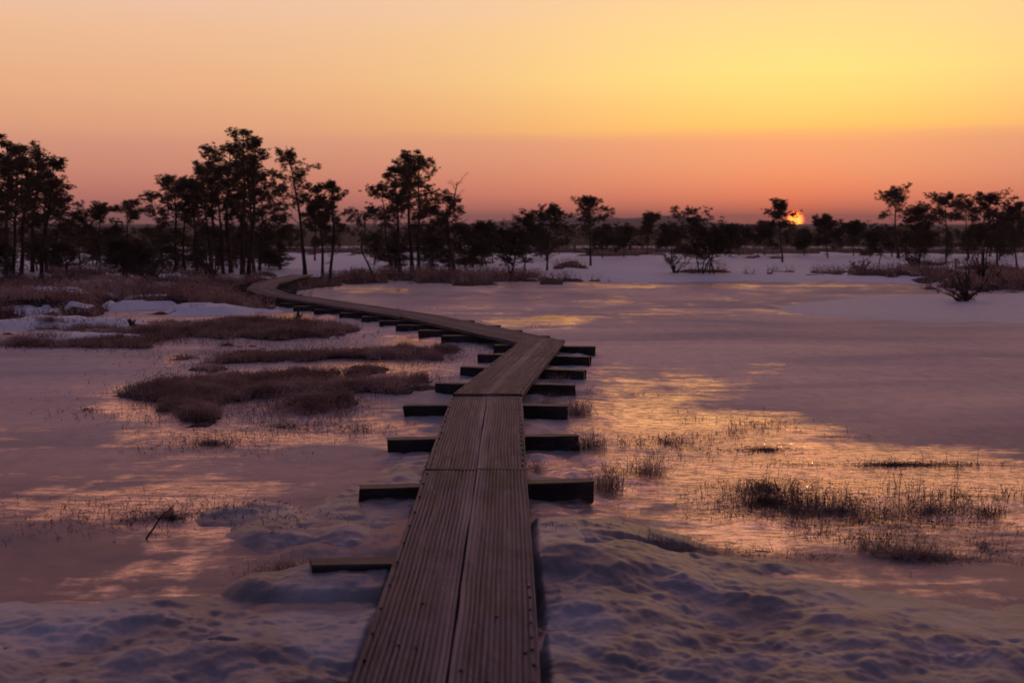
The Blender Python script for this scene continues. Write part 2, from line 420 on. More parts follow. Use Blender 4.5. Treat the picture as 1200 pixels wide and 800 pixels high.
strips = blobs([(70, 381, 110, 4), (100, 396, 90, 3.2), (170, 362, 50, 1.6), (90, 350, 50, 4), (150, 338, 60, 2.5), (35, 369, 40, 2), (300, 345, 40, 1.6), (120, 331, 60, 2.0), (210, 341, 50, 1.8), (20, 346, 50, 2), (190, 353, 60, 1.8), (260, 366, 70, 1.6), (380, 322, 60, 2), (560, 319, 60, 1.5)], .5)
lump = blobs([(425, 692, 130, 18), (440, 590, 90, 46), (380, 640, 120, 30), (300, 612, 90, 26, .8), (480, 548, 40, 20)], .8) * (U < 560)
lumpR = blobs([(690, 578, 50, 14)], .5)
bil = 1 - np.abs(2 * fbm(GX * 2.1 + 5, GY * 2.1 * .9, 3) - 1) * 1.0
bil2 = fbm(GX * 5.5, GY * 5.5, 3)
snow = np.full_like(GX, -0.05)
crust = sstep(.40, .62, fbm(GX * 2.2 + 31, GY * 3.0, 5, .58)); lumps = fbm(GX * 3.9, GY * 4.6 + 5, 5, .50); grain = fbm(GX * 27, GY * 27, 3, .6)
bumpy = (crust - .5) * .026 + (lumps - .5) * .075 + (grain - .5) * .007
low = 1 - .55 * sstep(820, 1150, U) * (Vp < 760)
Hf = -0.05 + fore * (0.138 - .035 * sstep(720, 900, U) * (Vp < 790) + .050 * sstep(800, 690, U) * (U > 600) * sstep(740, 680, Vp) + bumpy * low + (nb - 0.5) * 0.05) - slot * .11 * fore - edark * 0.10 * fore
snow = np.maximum(snow, Hf)
snow = np.maximum(snow, -0.04 + far_s * (0.10 + (nb - 0.5) * 0.10 + sstep(30, 200, R2) * 0.1))
snow = np.maximum(snow, -0.02 + sstep(0, 1.2, patch) * 0.045 + (nb - .5) * .012 + (nl - .5) * .012)
hum = hum - sstep(0.1, 1.0, strips) * .3
pcx = [T_[0] for T_ in (P(634, 399.5, .17), P(491, 369.3, .17), P(322, 344, .17), P(305.5, 337.5, .17), P(312, 331, .17), P(335, 325.3, .17), P(353, 321, .17))]
pcy = [T_[1] for T_ in (P(634, 399.5, .17), P(491, 369.3, .17), P(322, 344, .17), P(305.5, 337.5, .17), P(312, 331, .17), P(335, 325.3, .17), P(353, 321, .17))]
pd = np.full_like(GX, 99.)
for i in range(6):
    ax, ay, bx, by = pcx[i], pcy[i], pcx[i + 1], pcy[i + 1]
    tt = np.clip(((GX - ax) * (bx - ax) + (GY - ay) * (by - ay)) / ((bx - ax) ** 2 + (by - ay) ** 2), 0, 1)
    pd = np.minimum(pd, np.hypot(GX - ax - tt * (bx - ax), GY - ay - tt * (by - ay)))
cap = .03 + sstep(1.0, 3.2, pd) * .45
hum = np.minimum(hum, cap); PD = pd
snow = np.maximum(snow, -0.04 + sstep(0, 1, strips) * 0.20 * sstep(8, 25, R2))
snow = np.maximum(snow, -0.035 + sstep(0, 1.2, lump) * (0.085 + bumpy * .8))
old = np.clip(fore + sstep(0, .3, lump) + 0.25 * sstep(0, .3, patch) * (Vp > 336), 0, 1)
snow = np.maximum(snow, -.04 + sstep(0, 1, blob(425, 694, 150, 18, .4)) * (.132 + bumpy * 1.0) * (U < 560))
snow = np.maximum(snow, -.04 + sstep(0, .8, blob(655, 662, 52, 30, .3)) * (.185 + bumpy * .4) * (U > 590))
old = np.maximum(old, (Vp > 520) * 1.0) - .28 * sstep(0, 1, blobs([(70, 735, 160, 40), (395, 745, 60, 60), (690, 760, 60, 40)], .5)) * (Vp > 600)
# pale melt channel under and along the boards stays lower
e0, e1, e2, e3 = P(410, 800, .17), P(528, 463, .17), P(635, 800, .17), P(612, 463, .17)
bl = e0[0] + (e1[0] - e0[0]) / (e1[1] - e0[1]) * (GY - e0[1]); br = e2[0] + (e3[0] - e2[0]) / (e3[1] - e2[1]) * (GY - e2[1])
under = sstep(.05, -.02, np.maximum(bl - GX, GX - br)) * (GY < 9.7) * (GY > -4)
snow = snow - under * 0.05 * (snow > -0.05)

icez = (fbm(GX * 0.7, GY * 0.7, 3) - 0.5) * 0.012 + (nl - .5) * 0.006
bxs = np.interp(GY, [3.5, 9.6, 14.0, 17.8, 23.2], [-.2, -.2, .37, -1.46, -4.85])
nearb = sstep(1.3, .5, np.abs(GX - bxs)) * (GY > .5) * (GY < 24)
icez = icez + nearb * (0.024 + (fbm(GX * 5, GY * 5, 4) - .5) * .075) + sstep(515, 600, Vp) * (fbm(GX * 1.6, GY * 2.4, 4) - .5) * .05 * (GY > .6)
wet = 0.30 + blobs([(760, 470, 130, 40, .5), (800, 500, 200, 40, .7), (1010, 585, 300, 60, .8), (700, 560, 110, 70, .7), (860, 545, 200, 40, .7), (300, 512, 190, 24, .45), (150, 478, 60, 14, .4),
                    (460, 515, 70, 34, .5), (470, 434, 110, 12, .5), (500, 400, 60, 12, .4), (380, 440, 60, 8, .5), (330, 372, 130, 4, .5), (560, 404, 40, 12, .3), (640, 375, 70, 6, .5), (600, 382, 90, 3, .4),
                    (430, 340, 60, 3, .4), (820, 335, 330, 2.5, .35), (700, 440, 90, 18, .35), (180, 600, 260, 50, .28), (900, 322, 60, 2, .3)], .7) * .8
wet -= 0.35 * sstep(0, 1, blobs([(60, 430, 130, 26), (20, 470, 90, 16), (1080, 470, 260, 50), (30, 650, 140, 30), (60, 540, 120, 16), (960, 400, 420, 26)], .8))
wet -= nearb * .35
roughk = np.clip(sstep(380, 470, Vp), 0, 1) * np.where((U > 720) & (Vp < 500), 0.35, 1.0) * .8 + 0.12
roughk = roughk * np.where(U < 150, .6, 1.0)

NR, NA = GX.shape
idx = np.arange(NR * NA).reshape(NR, NA)
nxt = np.roll(idx, -1, axis=1)
quads = np.stack([idx[:-1], nxt[:-1], nxt[1:], idx[1:]], -1).reshape(-1, 4)[:, ::-1]
def sheet(name, Z, mat, label, keep=None, attrs=None):
    V = np.stack([GX, GY, Z], -1).reshape(-1, 3)
    q = quads
    if keep is not None:
        kf = keep.ravel()
        q = q[kf[q].any(axis=1)]
        used = np.unique(q); rem = np.full(len(V), -1); rem[used] = np.arange(len(used))
        V = V[used]; q = rem[q]
    me = npmesh(name, V, q)
    for an, arr in (attrs or {}).items():
        a = me.attributes.new(an, 'FLOAT', 'POINT')
        d = arr.ravel()
        if keep is not None: d = d[used]
        a.data.foreach_set('value', d.astype(np.float32))
    o = link(name, me, [mat])
    tag(o, label, None, None, 'structure'); o['category'] = name.replace('_', ' ')
    return o
snow = np.where(R2 < 60, np.minimum(snow, cap + .02), snow)
bank = sstep(.55, .60, fbm(GX * .42 + 4, GY * .62 + 1, 4)) * (Vp > 322) * (Vp < 374) * (U < 330) * sstep(.05, .16, hum) * sstep(1.2, 2.2, PD)
snow = np.maximum(snow, np.where(hum > -.02, hum - .10 + .14 * bank, -.05))
sheet('ice', icez, M_ICE, 'frozen bog pool with wet glossy and frosted patches', None, {'wet': wet, 'rough': roughk, 'near_dark': sstep(430, 640, Vp) * (GY > .5) + (GY <= .5)})
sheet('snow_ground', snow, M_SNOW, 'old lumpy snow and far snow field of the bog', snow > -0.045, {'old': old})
sheet('peat_ground', hum, M_SOIL, 'brown peat hummocks rising out of the ice', hum > -0.038)

def height(x, y):
    # highest ground sheet at a point
    r = math.hypot(x, y); a = math.atan2(x, y)
    i = int(np.clip(np.searchsorted(rr, r), 1, NR - 1)); j = int(np.clip(np.searchsorted(ang_f, a), 1, len(ang_f) - 1))
    best = 0
    if rr[i] - r > r - rr[i - 1]: i -= 1
    return max(icez[i, j], snow[i, j], hum[i, j])
RRa = rr
def heights(x, y):
    r = np.hypot(x, y); a = np.arctan2(x, y)
    i = np.clip(np.searchsorted(rr, r), 1, NR - 1); j = np.clip(np.searchsorted(ang_f, a), 1, len(ang_f) - 1)
    return np.maximum(np.maximum(icez[i, j], snow[i, j]), hum[i, j]), hum[i, j] >= np.maximum(snow[i, j], icez[i, j])

# ------------------------------------------------------------------ hills and far forest
def ridge(name, y, pts, depth, seed, rough, label, mat=M_HILL):
    rnd = np.random.RandomState(seed)
    us = np.arange(pts[0][0], pts[-1][0], 1.0)
    hs = np.interp(us, [p[0] for p in pts], [p[1] for p in pts])
    nn = fbm(us / 9.0 + seed, us * 0 + seed, 4) - .5
    hs = hs - nn * rough
    V = []; Fq = []
    sh = [(0, 0.0), (.1, 0.55), (.3, .9), (.5, 1.0), (1.0, .85), (1.6, 0)]
    for k, (dy, hk) in enumerate(sh):
        for u_, v_ in zip(us, hs):
            pt = PY(u_, v_, y)
            hz = max(pt[2], .5)
            jit = (rnd.rand() - .5) * rough * 0.3 * y / F
            V.append((pt[0] * (1 + dy * depth / y), y + dy * depth, hz * hk + (jit if 0 < hk else -.5)))
    n = len(us)
    for k in range(len(sh) - 1):
        for i in range(n - 1):
            Fq.append((k * n + i, k * n + i + 1, (k + 1) * n + i + 1, (k + 1) * n + i))
    o = link(name, npmesh(name, V, Fq), [mat])
    tag(o, label, 'hill', None, 'structure')
    return o
ridge('hill', 1100, [(-500, 262), (100, 262), (330, 266), (400, 263), (470, 262), (560, 263), (600, 257), (640, 254), (690, 253), (740, 254.5), (780, 250.5), (806, 253), (845, 261), (870, 263), (960, 263), (1010, 261), (1060, 264), (1200, 264), (1700, 262)], 400, 3, 2.0, 'low wooded hill fading into the haze on the horizon')
ridge('hill', 760, [(-500, 262.5), (200, 264), (420, 266), (500, 264), (600, 262), (820, 263), (880, 262.5), (960, 264), (1040, 265), (1200, 263.5), (1700, 262)], 150, 9, 2.4, 'nearer dark wooded rise along the horizon')

# ------------------------------------------------------------------ pines
def pine_data(h, tx, ty, rad, cbase, cr, seed, nbr=16, dens=1.0, bend=0.15, flat=0.5, bare=0.0, sides=6, stems=1, tuft=0.16, dead_low=4, needle=16):
    """trunk-and-limb mesh plus needle arrays; tx,ty = where the tip stands relative to the foot"""
    rnd = random.Random(seed)
    mb = MB(); NV = []; NF = []
    def needles(c, r, n):
        for _ in range(n):
            a = rnd.uniform(0, 2 * math.pi); e = rnd.uniform(-0.35, 1.2)
            d = Vector((math.cos(a) * math.cos(e), math.sin(a) * math.cos(e), math.sin(e)))
            s = Vector((rnd.uniform(-1, 1), rnd.uniform(-1, 1), rnd.uniform(-1, 1))).cross(d)
            if s.length < 0.05: continue
            s.normalize()
            p0 = c + Vector((rnd.uniform(-1, 1), rnd.uniform(-1, 1), rnd.uniform(-.5, .5))) * r * 0.45
            L = r * rnd.uniform(.5, 1.0); w = r * rnd.uniform(.06, .13)
            b0 = len(NV)
            NV.extend([p0 - s * w, p0 + s * w, p0 + d * L])
            NF.append((b0, b0 + 1, b0 + 2))
    for st in range(stems):
        ph = rnd.uniform(0, 6.28)
        offx = 0 if stems == 1 else rnd.uniform(-.25, .25) * cr
        offy = 0 if stems == 1 else rnd.uniform(-.25, .25) * cr
        sx = tx if stems == 1 else tx + rnd.uniform(-.8, .8) * cr
        hh = h if st == 0 else h * rnd.uniform(.6, .92)
        K = 11; pts = []; rads = []
        b1 = rnd.uniform(-1, 1); b2 = rnd.uniform(-1, 1)
        for i in range(K):
            t = i / (K - 1)
            w = math.sin(math.pi * t)
            x = offx * (1 - t) + sx * t ** 1.3 + bend * (b1 * w * .6 + math.sin(t * 9 + ph) * .3 * t * (1 - t) * 4 * .5)
            y = offy * (1 - t) + ty * t ** 1.3 + bend * (b2 * w * .6 + math.cos(t * 8 + ph) * .12)  - bend * math.cos(ph) * .12 * (1 - t)
            pts.append(Vector((x, y, hh * t * .97 - (0.12 if i == 0 else 0)))); rads.append(rad * (1 - .82 * t) * (1.35 if i == 0 else 1) / (1 if stems == 1 else 1.5))
        mb.tube(pts, rads, sides)
        def at(t):
            f = t * (K - 1); i = min(int(f), K - 2); return pts[i].lerp(pts[i + 1], f - i)
        nb_ = max(4, int(nbr / (1 if stems == 1 else 1.6)))
        az0 = rnd.uniform(0, 6)
        for k in range(nb_ + dead_low):
            low = k >= nb_
            t = rnd.uniform(max(.18, cbase * .45), cbase + .08) if low else cbase + (1 - cbase) * ((k + rnd.random()) / nb_) ** .9
            t = min(t, .985)
            q = (t - cbase) / (1 - cbase + 1e-6)
            prof = (0.55 + .6 * math.sin(math.pi * min(max(q, 0), 1) ** .7)) if flat < .5 else (1.05 - .45 * q)
            prof *= (1 - .55 * max(0, q - .75) / .25)
            L = cr * prof * rnd.uniform(.45, 1.15) * (rnd.uniform(.4, .8) if low else 1)
            a = az0 + k * 2.4 + rnd.uniform(-.5, .5)
            p = at(t); e = rnd.uniform(-.1, .6) + .4 * max(0, q) ** 2 - (.25 if low else 0)
            r0 = max(rad * .28 * (1 - .5 * t), .006)
            bp = [p]; br_ = [r0]; d_a = a
            segs = 5
            for s in range(segs):
                d_a += rnd.uniform(-.38, .38); e += rnd.uniform(-.3, .38)
                e = max(-.5, min(.9, e))
                p = p + Vector((math.cos(d_a) * math.cos(e), math.sin(d_a) * math.cos(e), math.sin(e))) * L / segs
                bp.append(p); br_.append(r0 * (1 - (s + 1) / segs * .75))
            mb.tube(bp, br_, 4)
            isbare = low or rnd.random() < bare
            for s in range(1, segs + 1):
                for z in range(2 if s < segs else 3):
                    a2 = d_a + rnd.uniform(-1.3, 1.3); e2 = rnd.uniform(-.15, .65)
                    l2 = L * rnd.uniform(.14, .34)
                    q0 = bp[s]
                    q1 = q0 + Vector((math.cos(a2) * math.cos(e2), math.sin(a2) * math.cos(e2), math.sin(e2))) * l2
                    qm = q0.lerp(q1, .5) + Vector((rnd.uniform(-1, 1), rnd.uniform(-1, 1), rnd.uniform(-1, 1))) * l2 * .12
                    if s >= 2 or isbare:
                        mb.tube([q0, qm, q1], [r0 * .35, r0 * .28, r0 * .15], 3)
                    if not isbare and s >= 2:
                        for w in range(5):
                            if rnd.random() < dens * .8:
                                c = q0.lerp(q1, rnd.uniform(.3, 1.25)) + Vector((rnd.uniform(-1, 1), rnd.uniform(-1, 1), rnd.uniform(-.6, 1.0))) * tuft * 1.1
                                needles(c, tuft * rnd.uniform(.6, 1.2), needle)
        if bare < .9:
            for w in range(5):
                needles(pts[-1] + Vector((rnd.uniform(-1, 1) * tuft, rnd.uniform(-1, 1) * tuft, rnd.uniform(-1.2, .5) * tuft)), tuft, needle)
    return mb, NV, NF
def make_pine(name, loc, label, group=None, bark=None, **kw):
    root = empty(name, loc)
    tag(root, label, 'tree', group)
    mb, NV, NF = pine_data(**kw)
    mb.build('trunk', bark or M_BARK, root)
    if NF:
        link('crown', npmesh('crown', NV, NF, False), [M_NEEDLE], root)
    return root
def hero(u, v, ut, vt, cr_px, label, cbase=.5, name='pine_tree', group=None, gz=.05, **kw):
    """a pine whose foot and tip are given by survey sight lines"""
    if v - vt < 60 and u > 540:
        vt += 5; cr_px *= .85
    f = P(u, v, gz); top = PY(ut, vt, f[1])
    sc = f[1] / F
    z = height(f[0], f[1]) - .02
    h = top[2] - z
    kw['nbr'] = int(kw.get('nbr', 16) * 1.2)
    kw.setdefault('rad', max(.016, h * .0175)); kw.setdefault('bend', h * .05)
    return make_pine(name, (f[0], f[1], z), label, group, h=h, tx=top[0] - f[0], ty=0.0, cr=cr_px * sc * 1.42, cbase=cbase, seed=int(u * 7 + v), tuft=kw.pop('tuft', max(.08, .0025 * f[1])), **kw)
GA = 'tall pines of the left edge clump'; GB = 'pines of the large clump left of the boardwalk'; GC = 'pines of the middle clump'
hero(-22, 338, -26, 172, 42, 'tall pine cut by the left frame edge, dense crown', .42, group=GA, nbr=22)
hero(6, 336, 8, 165, 38, 'thick tall dark pine nearest the left frame edge', .38, group=GA, nbr=24)
hero(24, 331, 30, 172, 26, 'slender pine second from the left edge with curved trunk', .5, group=GA, bend=.35)
hero(38, 328, 44, 182, 24, 'slim pine in the middle of the left edge clump', .5, group=GA, nbr=14)
hero(48, 333, 64, 188, 27, 'pine leaning right at the outer side of the left edge clump', .42, group=GA, nbr=20)
hero(-6, 331, -5, 184, 30, 'shadowy pine behind the two foremost left edge trunks', .4, group=GA, nbr=22)
hero(15, 330, 19, 190, 26, 'pine squeezed behind the thick dark trunk at the left edge', .35, group=GA, nbr=20)
hero(55, 327, 52, 206, 24, 'pine behind the right leaning one in the left edge clump', .3, group=GA, nbr=20)
hero(60, 322, 76, 226, 22, 'shorter pine with low crown right of the left edge clump', .35, group=GA, nbr=14)
hero(94, 316, 92, 254, 20, 'small bushy pine just right of the left edge clump', .25, nbr=14)
hero(118, 316, 118, 242, 17, 'thin small pine with round tuft standing in the gap between two clumps', .45)
hero(150, 320, 152, 237, 20, 'small open crowned pine with forked top in the left gap', .5, nbr=14)
hero(168, 333, 160, 292, 16, 'stunted young pine on the brown heath in the left gap', .25, nbr=12)
hero(190, 314, 176, 226, 12, 'leaning thin pine at the left flank of the large clump', .55, nbr=9, dens=.6)
hero(206, 320, 203, 207, 27, 'pine with spreading crown at the left side of the large clump', .5, group=GB, nbr=18)
hero(217, 318, 222, 214, 24, 'pine with thin trunk second in the large clump', .45, group=GB)
hero(231, 319, 224, 212, 26, 'low branched pine third from the left in the large clump', .3, group=GB, nbr=22)
hero(262, 322, 255, 200, 26, 'pine with drooping lower boughs in the middle of the large clump', .32, group=GB, nbr=24)
hero(298, 320, 291, 196, 26, 'densely branched pine right behind the forked foremost one', .3, group=GB, nbr=24)
hero(247, 316, 236, 196, 28, 'pine with straight dark trunk and wide flat crown in the large clump', .5, group=GB, nbr=20)
hero(256, 312, 244, 170, 14, 'tall airy pine with sparse leaning tip in the large clump', .6, group=GB, dens=.5)
hero(271, 320, 270, 172, 26, 'pine with dense middle crown in the large clump', .45, group=GB, nbr=22)
hero(284, 322, 285, 151, 24, 'tallest pine of the large clump with feathery tip', .45, group=GB, nbr=20)
hero(291, 328, 300, 164, 27, 'thick forked pine standing foremost in the large clump', .4, group=GB, nbr=24)
hero(304, 318, 306, 205, 25, 'pine with low crown right of the forked one in the large clump', .4, group=GB, nbr=16)
hero(328, 317, 326, 262, 24, 'small spreading pine at the right foot of the large clump', .35, nbr=14)
hero(358, 325, 340, 180, 27, 'single straight pine with wide crown beside the boardwalk bend', .52, nbr=22, bend=.1)
hero(369, 306, 368, 238, 13, 'thin pine behind the straight single one', .45)
hero(378, 324, 372, 217, 16, 'slim pine between the single pine and the right hand one', .5, nbr=12)
hero(386, 332, 389, 213, 17, 'slim dark trunked pine with layered crown nearest the heath strip', .42, nbr=16)
hero(437, 327, 428, 249, 26, 'crooked stunted pine with twisted trunk and flat crown left of the middle clump', .55, bend=.45, nbr=11, dens=.55)
hero(459, 320, 447, 218, 22, 'pine with airy drooping crown on the left of the middle clump', .5, group=GC, nbr=12, dens=.6)
hero(469, 325, 463, 196, 23, 'pine with thick dark trunk in the middle clump', .42, group=GC, nbr=20)
hero(483, 322, 479, 178, 23, 'tallest pine of the middle clump', .45, group=GC, nbr=24)
hero(491, 318, 491, 188, 26, 'pine with broad rounded crown in the middle clump', .5, group=GC, nbr=22)
hero(507, 313, 505, 246, 22, 'short bushy pine at the right of the middle clump', .35, nbr=16)
hero(526, 323, 522, 232, 24, 'lower pine tangled under the bare dead limbs', .4, nbr=18)
dt = P(533, 321, .05)
make_pine('dead_tree', (dt[0], dt[1], .03), 'gnarled dead pine with bare twisting limbs reaching right', None, M_DEAD, h=2.95, tx=.1, ty=0, rad=.075, cbase=.45, cr=1.05, seed=31, nbr=11, bare=1.0, bend=.5)
hero(545, 314, 543, 262, 18, 'low round pine behind the gnarled dead one', .3, nbr=14)
hero(563, 313, 566, 258, 17, 'small pine with round crown right of the middle clump', .4)
hero(577, 309, 575, 264, 14, 'very small pine between two rounder ones by the pool', .35)
hero(600, 327, 603, 248, 17, 'twiggy many stemmed pine on the far shore of the pool', .25, stems=3, nbr=18, dens=.5)
hero(614, 318, 617, 256, 15, 'small pine behind the twiggy many stemmed one', .35)
hero(641, 317, 647, 246, 24, 'bushy round crowned pine on snow at the far shore', .3, nbr=24)
hero(692, 311, 690, 234, 20, 'airy umbrella pine alone on the snow, thin straight trunk', .5, nbr=15, bend=.05)
hero(706, 303, 706, 264, 17, 'low pine right behind the airy umbrella pine', .3)
hero(731, 302, 731, 266, 16, 'low dark pine in the snow field centre', .3)
hero(758, 299, 762, 248, 13, 'small umbrella pine in front of the far hill', .55, nbr=12)
hero(787, 308, 786, 264, 18, 'short round pine left of the shrubby many stemmed one', .35, nbr=16)
hero(827, 321, 832, 250, 25, 'shrubby many stemmed pine on the far edge of the pool', .3, stems=5, nbr=22, dens=.7, rad=.035)
hero(866, 300, 864, 266, 16, 'low pine to the left of the sun', .3)
hero(896, 300, 899, 261, 16, 'low bush like pine left of the sun pine', .3)
hero(917, 308, 912, 238, 13, 'slim pine standing in front of the setting sun', .55, nbr=15, bend=.1)
hero(942, 300, 941, 268, 14, 'low pine to the right of the sun', .3)
hero(970, 303, 967, 251, 17, 'bushy pine with pointed tip right of the sun', .3, nbr=18)
hero(1000, 300, 1001, 258, 17, 'flat topped small pine on the right snow field', .4)
hero(1030, 310, 1027, 268, 20, 'leaning short pine on the right snow field', .35, bend=.3)
hero(1053, 303, 1050, 227, 25, 'tall umbrella pine with two clear limbs in the right snow field', .62, nbr=12, rad=.07)
hero(1078, 318, 1076, 248, 24, 'bushy dark pine right of the tall umbrella pine', .3, nbr=24)
hero(1108, 309, 1107, 232, 21, 'umbrella pine with layered flat crown on the right', .6, nbr=13)
hero(1134, 306, 1131, 238, 15, 'small topped thin pine between two umbrella pines on the right', .65, nbr=9)
hero(1150, 308, 1150, 262, 18, 'low dark pine in the right group', .3)
hero(1168, 317, 1158, 231, 27, 'thick pine with ragged crown near the right edge', .42, nbr=24, stems=1)
hero(1192, 316, 1190, 242, 20, 'pine cut by the right frame edge', .4, nbr=18)

# fillers: prototypes copied through the far treeline and the undergrowth
protos = []
for k in range(12):
    rnd = random.Random(900 + k)
    mb, NV, NF = pine_data(h=2.4, tx=rnd.uniform(-.2, .2), ty=0, rad=.05, cbase=rnd.choice([.08, .14, .3]), cr=rnd.uniform(.6, .95), seed=500 + k, nbr=24, dens=.6, bend=.2, tuft=.17, needle=10, sides=5, dead_low=2)
    protos.append((mb, npmesh('crown', NV, NF, False)))
pme = []
for mb, cm in protos:
    me = bpy.data.meshes.new('trunk'); me.from_pydata([tuple(p) for p in mb.v], [], mb.q + mb.t); me.update(); me.materials.append(M_BARK); cm.materials.append(M_NEEDLE)
    pme.append((me, cm))
def filler(x, y, h, k, label, group, rz, wide=1.0):
    e = empty('pine_tree', (x, y, height(x, y) - .03), rz); s = h / 2.4; e.scale = (s * wide, s * wide, s)
    tag(e, label, 'tree', group)
    for nme, me in (('trunk', pme[k][0]), ('crown', pme[k][1])):
        o = bpy.data.objects.new(nme, me); C.objects.link(o); o.parent = e
rnd = random.Random(77)
for i in range(30):
    u_ = rnd.uniform(-20, 330) if i < 24 else rnd.uniform(430, 560); v_ = rnd.uniform(317, 336) if u_ < 250 else rnd.uniform(316, 322)
    f = P(u_, v_, 0); h = (v_ - rnd.uniform(286, 306)) * f[1] / F
    filler(f[0], f[1], max(h, .45), rnd.randrange(12), 'knee high dark pine bush growing on the heath under the tall pines', 'dark low bushes under the pines', rnd.uniform(0, 6), rnd.uniform(1.6, 2.4))
rnd = random.Random(5)
for i in range(165):
    u_ = -90 + 1380 * (i + rnd.random()) / 165; v_ = rnd.choice([rnd.uniform(283, 296), rnd.uniform(290, 299)])
    f = P(u_, v_, 0); topv = rnd.uniform(273, 287) if 620 < u_ < 850 else rnd.uniform(268, 284) - (6 if u_ < 520 and rnd.random() < .5 else 0)
    h = PY(u_, topv, f[1])[2] - height(f[0], f[1]) - .08
    filler(f[0], f[1], h, rnd.randrange(12), 'small dark pine in the dense treeline at the far side of the snow field', 'small pines of the far treeline', rnd.uniform(0, 6), rnd.uniform(1.0, 1.5))
for i in range(56):
    u_ = rnd.choice([rnd.uniform(-30, 350), rnd.uniform(60, 320), rnd.uniform(430, 640)]); v_ = rnd.uniform(300, 317)
    f = P(u_, v_, 0); h = PY(u_, rnd.uniform(268, 294), f[1])[2] - height(f[0], f[1]) - .08
    filler(f[0], f[1], h, rnd.randrange(12), 'low bushy pine of the dark undergrowth between the tall trunks', 'undergrowth pines among the tall clumps', rnd.uniform(0, 6), rnd.uniform(1.2, 1.8))
for i in range(16):
    u_ = rnd.uniform(1000, 1220); v_ = rnd.uniform(298, 308)
    f = P(u_, v_, 0); h = PY(u_, rnd.uniform(262, 282), f[1])[2] - height(f[0], f[1]) - .08
    filler(f[0], f[1], h, rnd.randrange(12), 'low bushy pine between the umbrella pines of the right group', 'low pines of the right group', rnd.uniform(0, 6), rnd.uniform(1.2, 1.6))
# the wood beyond: one mass
TV = []; TF = []; nv = 0
cv = []
for me, cm in pme:
    a = np.zeros(len(me.vertices) * 3); me.vertices.foreach_get('co', a)
    b_ = np.zeros(len(cm.vertices) * 3); cm.vertices.foreach_get('co', b_)
    fa = [tuple(p.vertices) for p in cm.polygons][::3]
    cv.append((b_.reshape(-1, 3), np.array(fa)))
rs = np.random.RandomState(4)
for i in range(620):
    u_ = rs.uniform(-250, 1450); v_ = rs.choice([rs.uniform(267, 272), rs.uniform(270, 288)])
    f = P(u_, v_, 0); h = PY(u_, rs.uniform(264.5, 269), f[1])[2] * rs.uniform(.8, 1.05)
    V0, F0 = cv[rs.randint(12)]; s = h / 2.4
    w = s * rs.uniform(1.3, 2.2); a = rs.uniform(0, 6.28)
    used = np.unique(F0); rem = np.zeros(len(V0), int); rem[used] = np.arange(len(used))
    X = V0[used]
    X2 = np.stack([(X[:, 0] * math.cos(a) - X[:, 1] * math.sin(a)) * w + f[0], (X[:, 0] * math.sin(a) + X[:, 1] * math.cos(a)) * w + f[1], (X[:, 2] * 1.1 - .35) * s], -1)
    # wider needles for the distance are already in the tuft size
    TV.append(X2); TF.append(rem[F0] + nv); nv += len(X2)
o = link('distant_forest', npmesh('distant_forest', np.concatenate(TV), np.concatenate(TF), False), [M_NEEDLE])
tag(o, 'far wood of low pines closing off the bog along the horizon', 'forest', None, 'stuff')

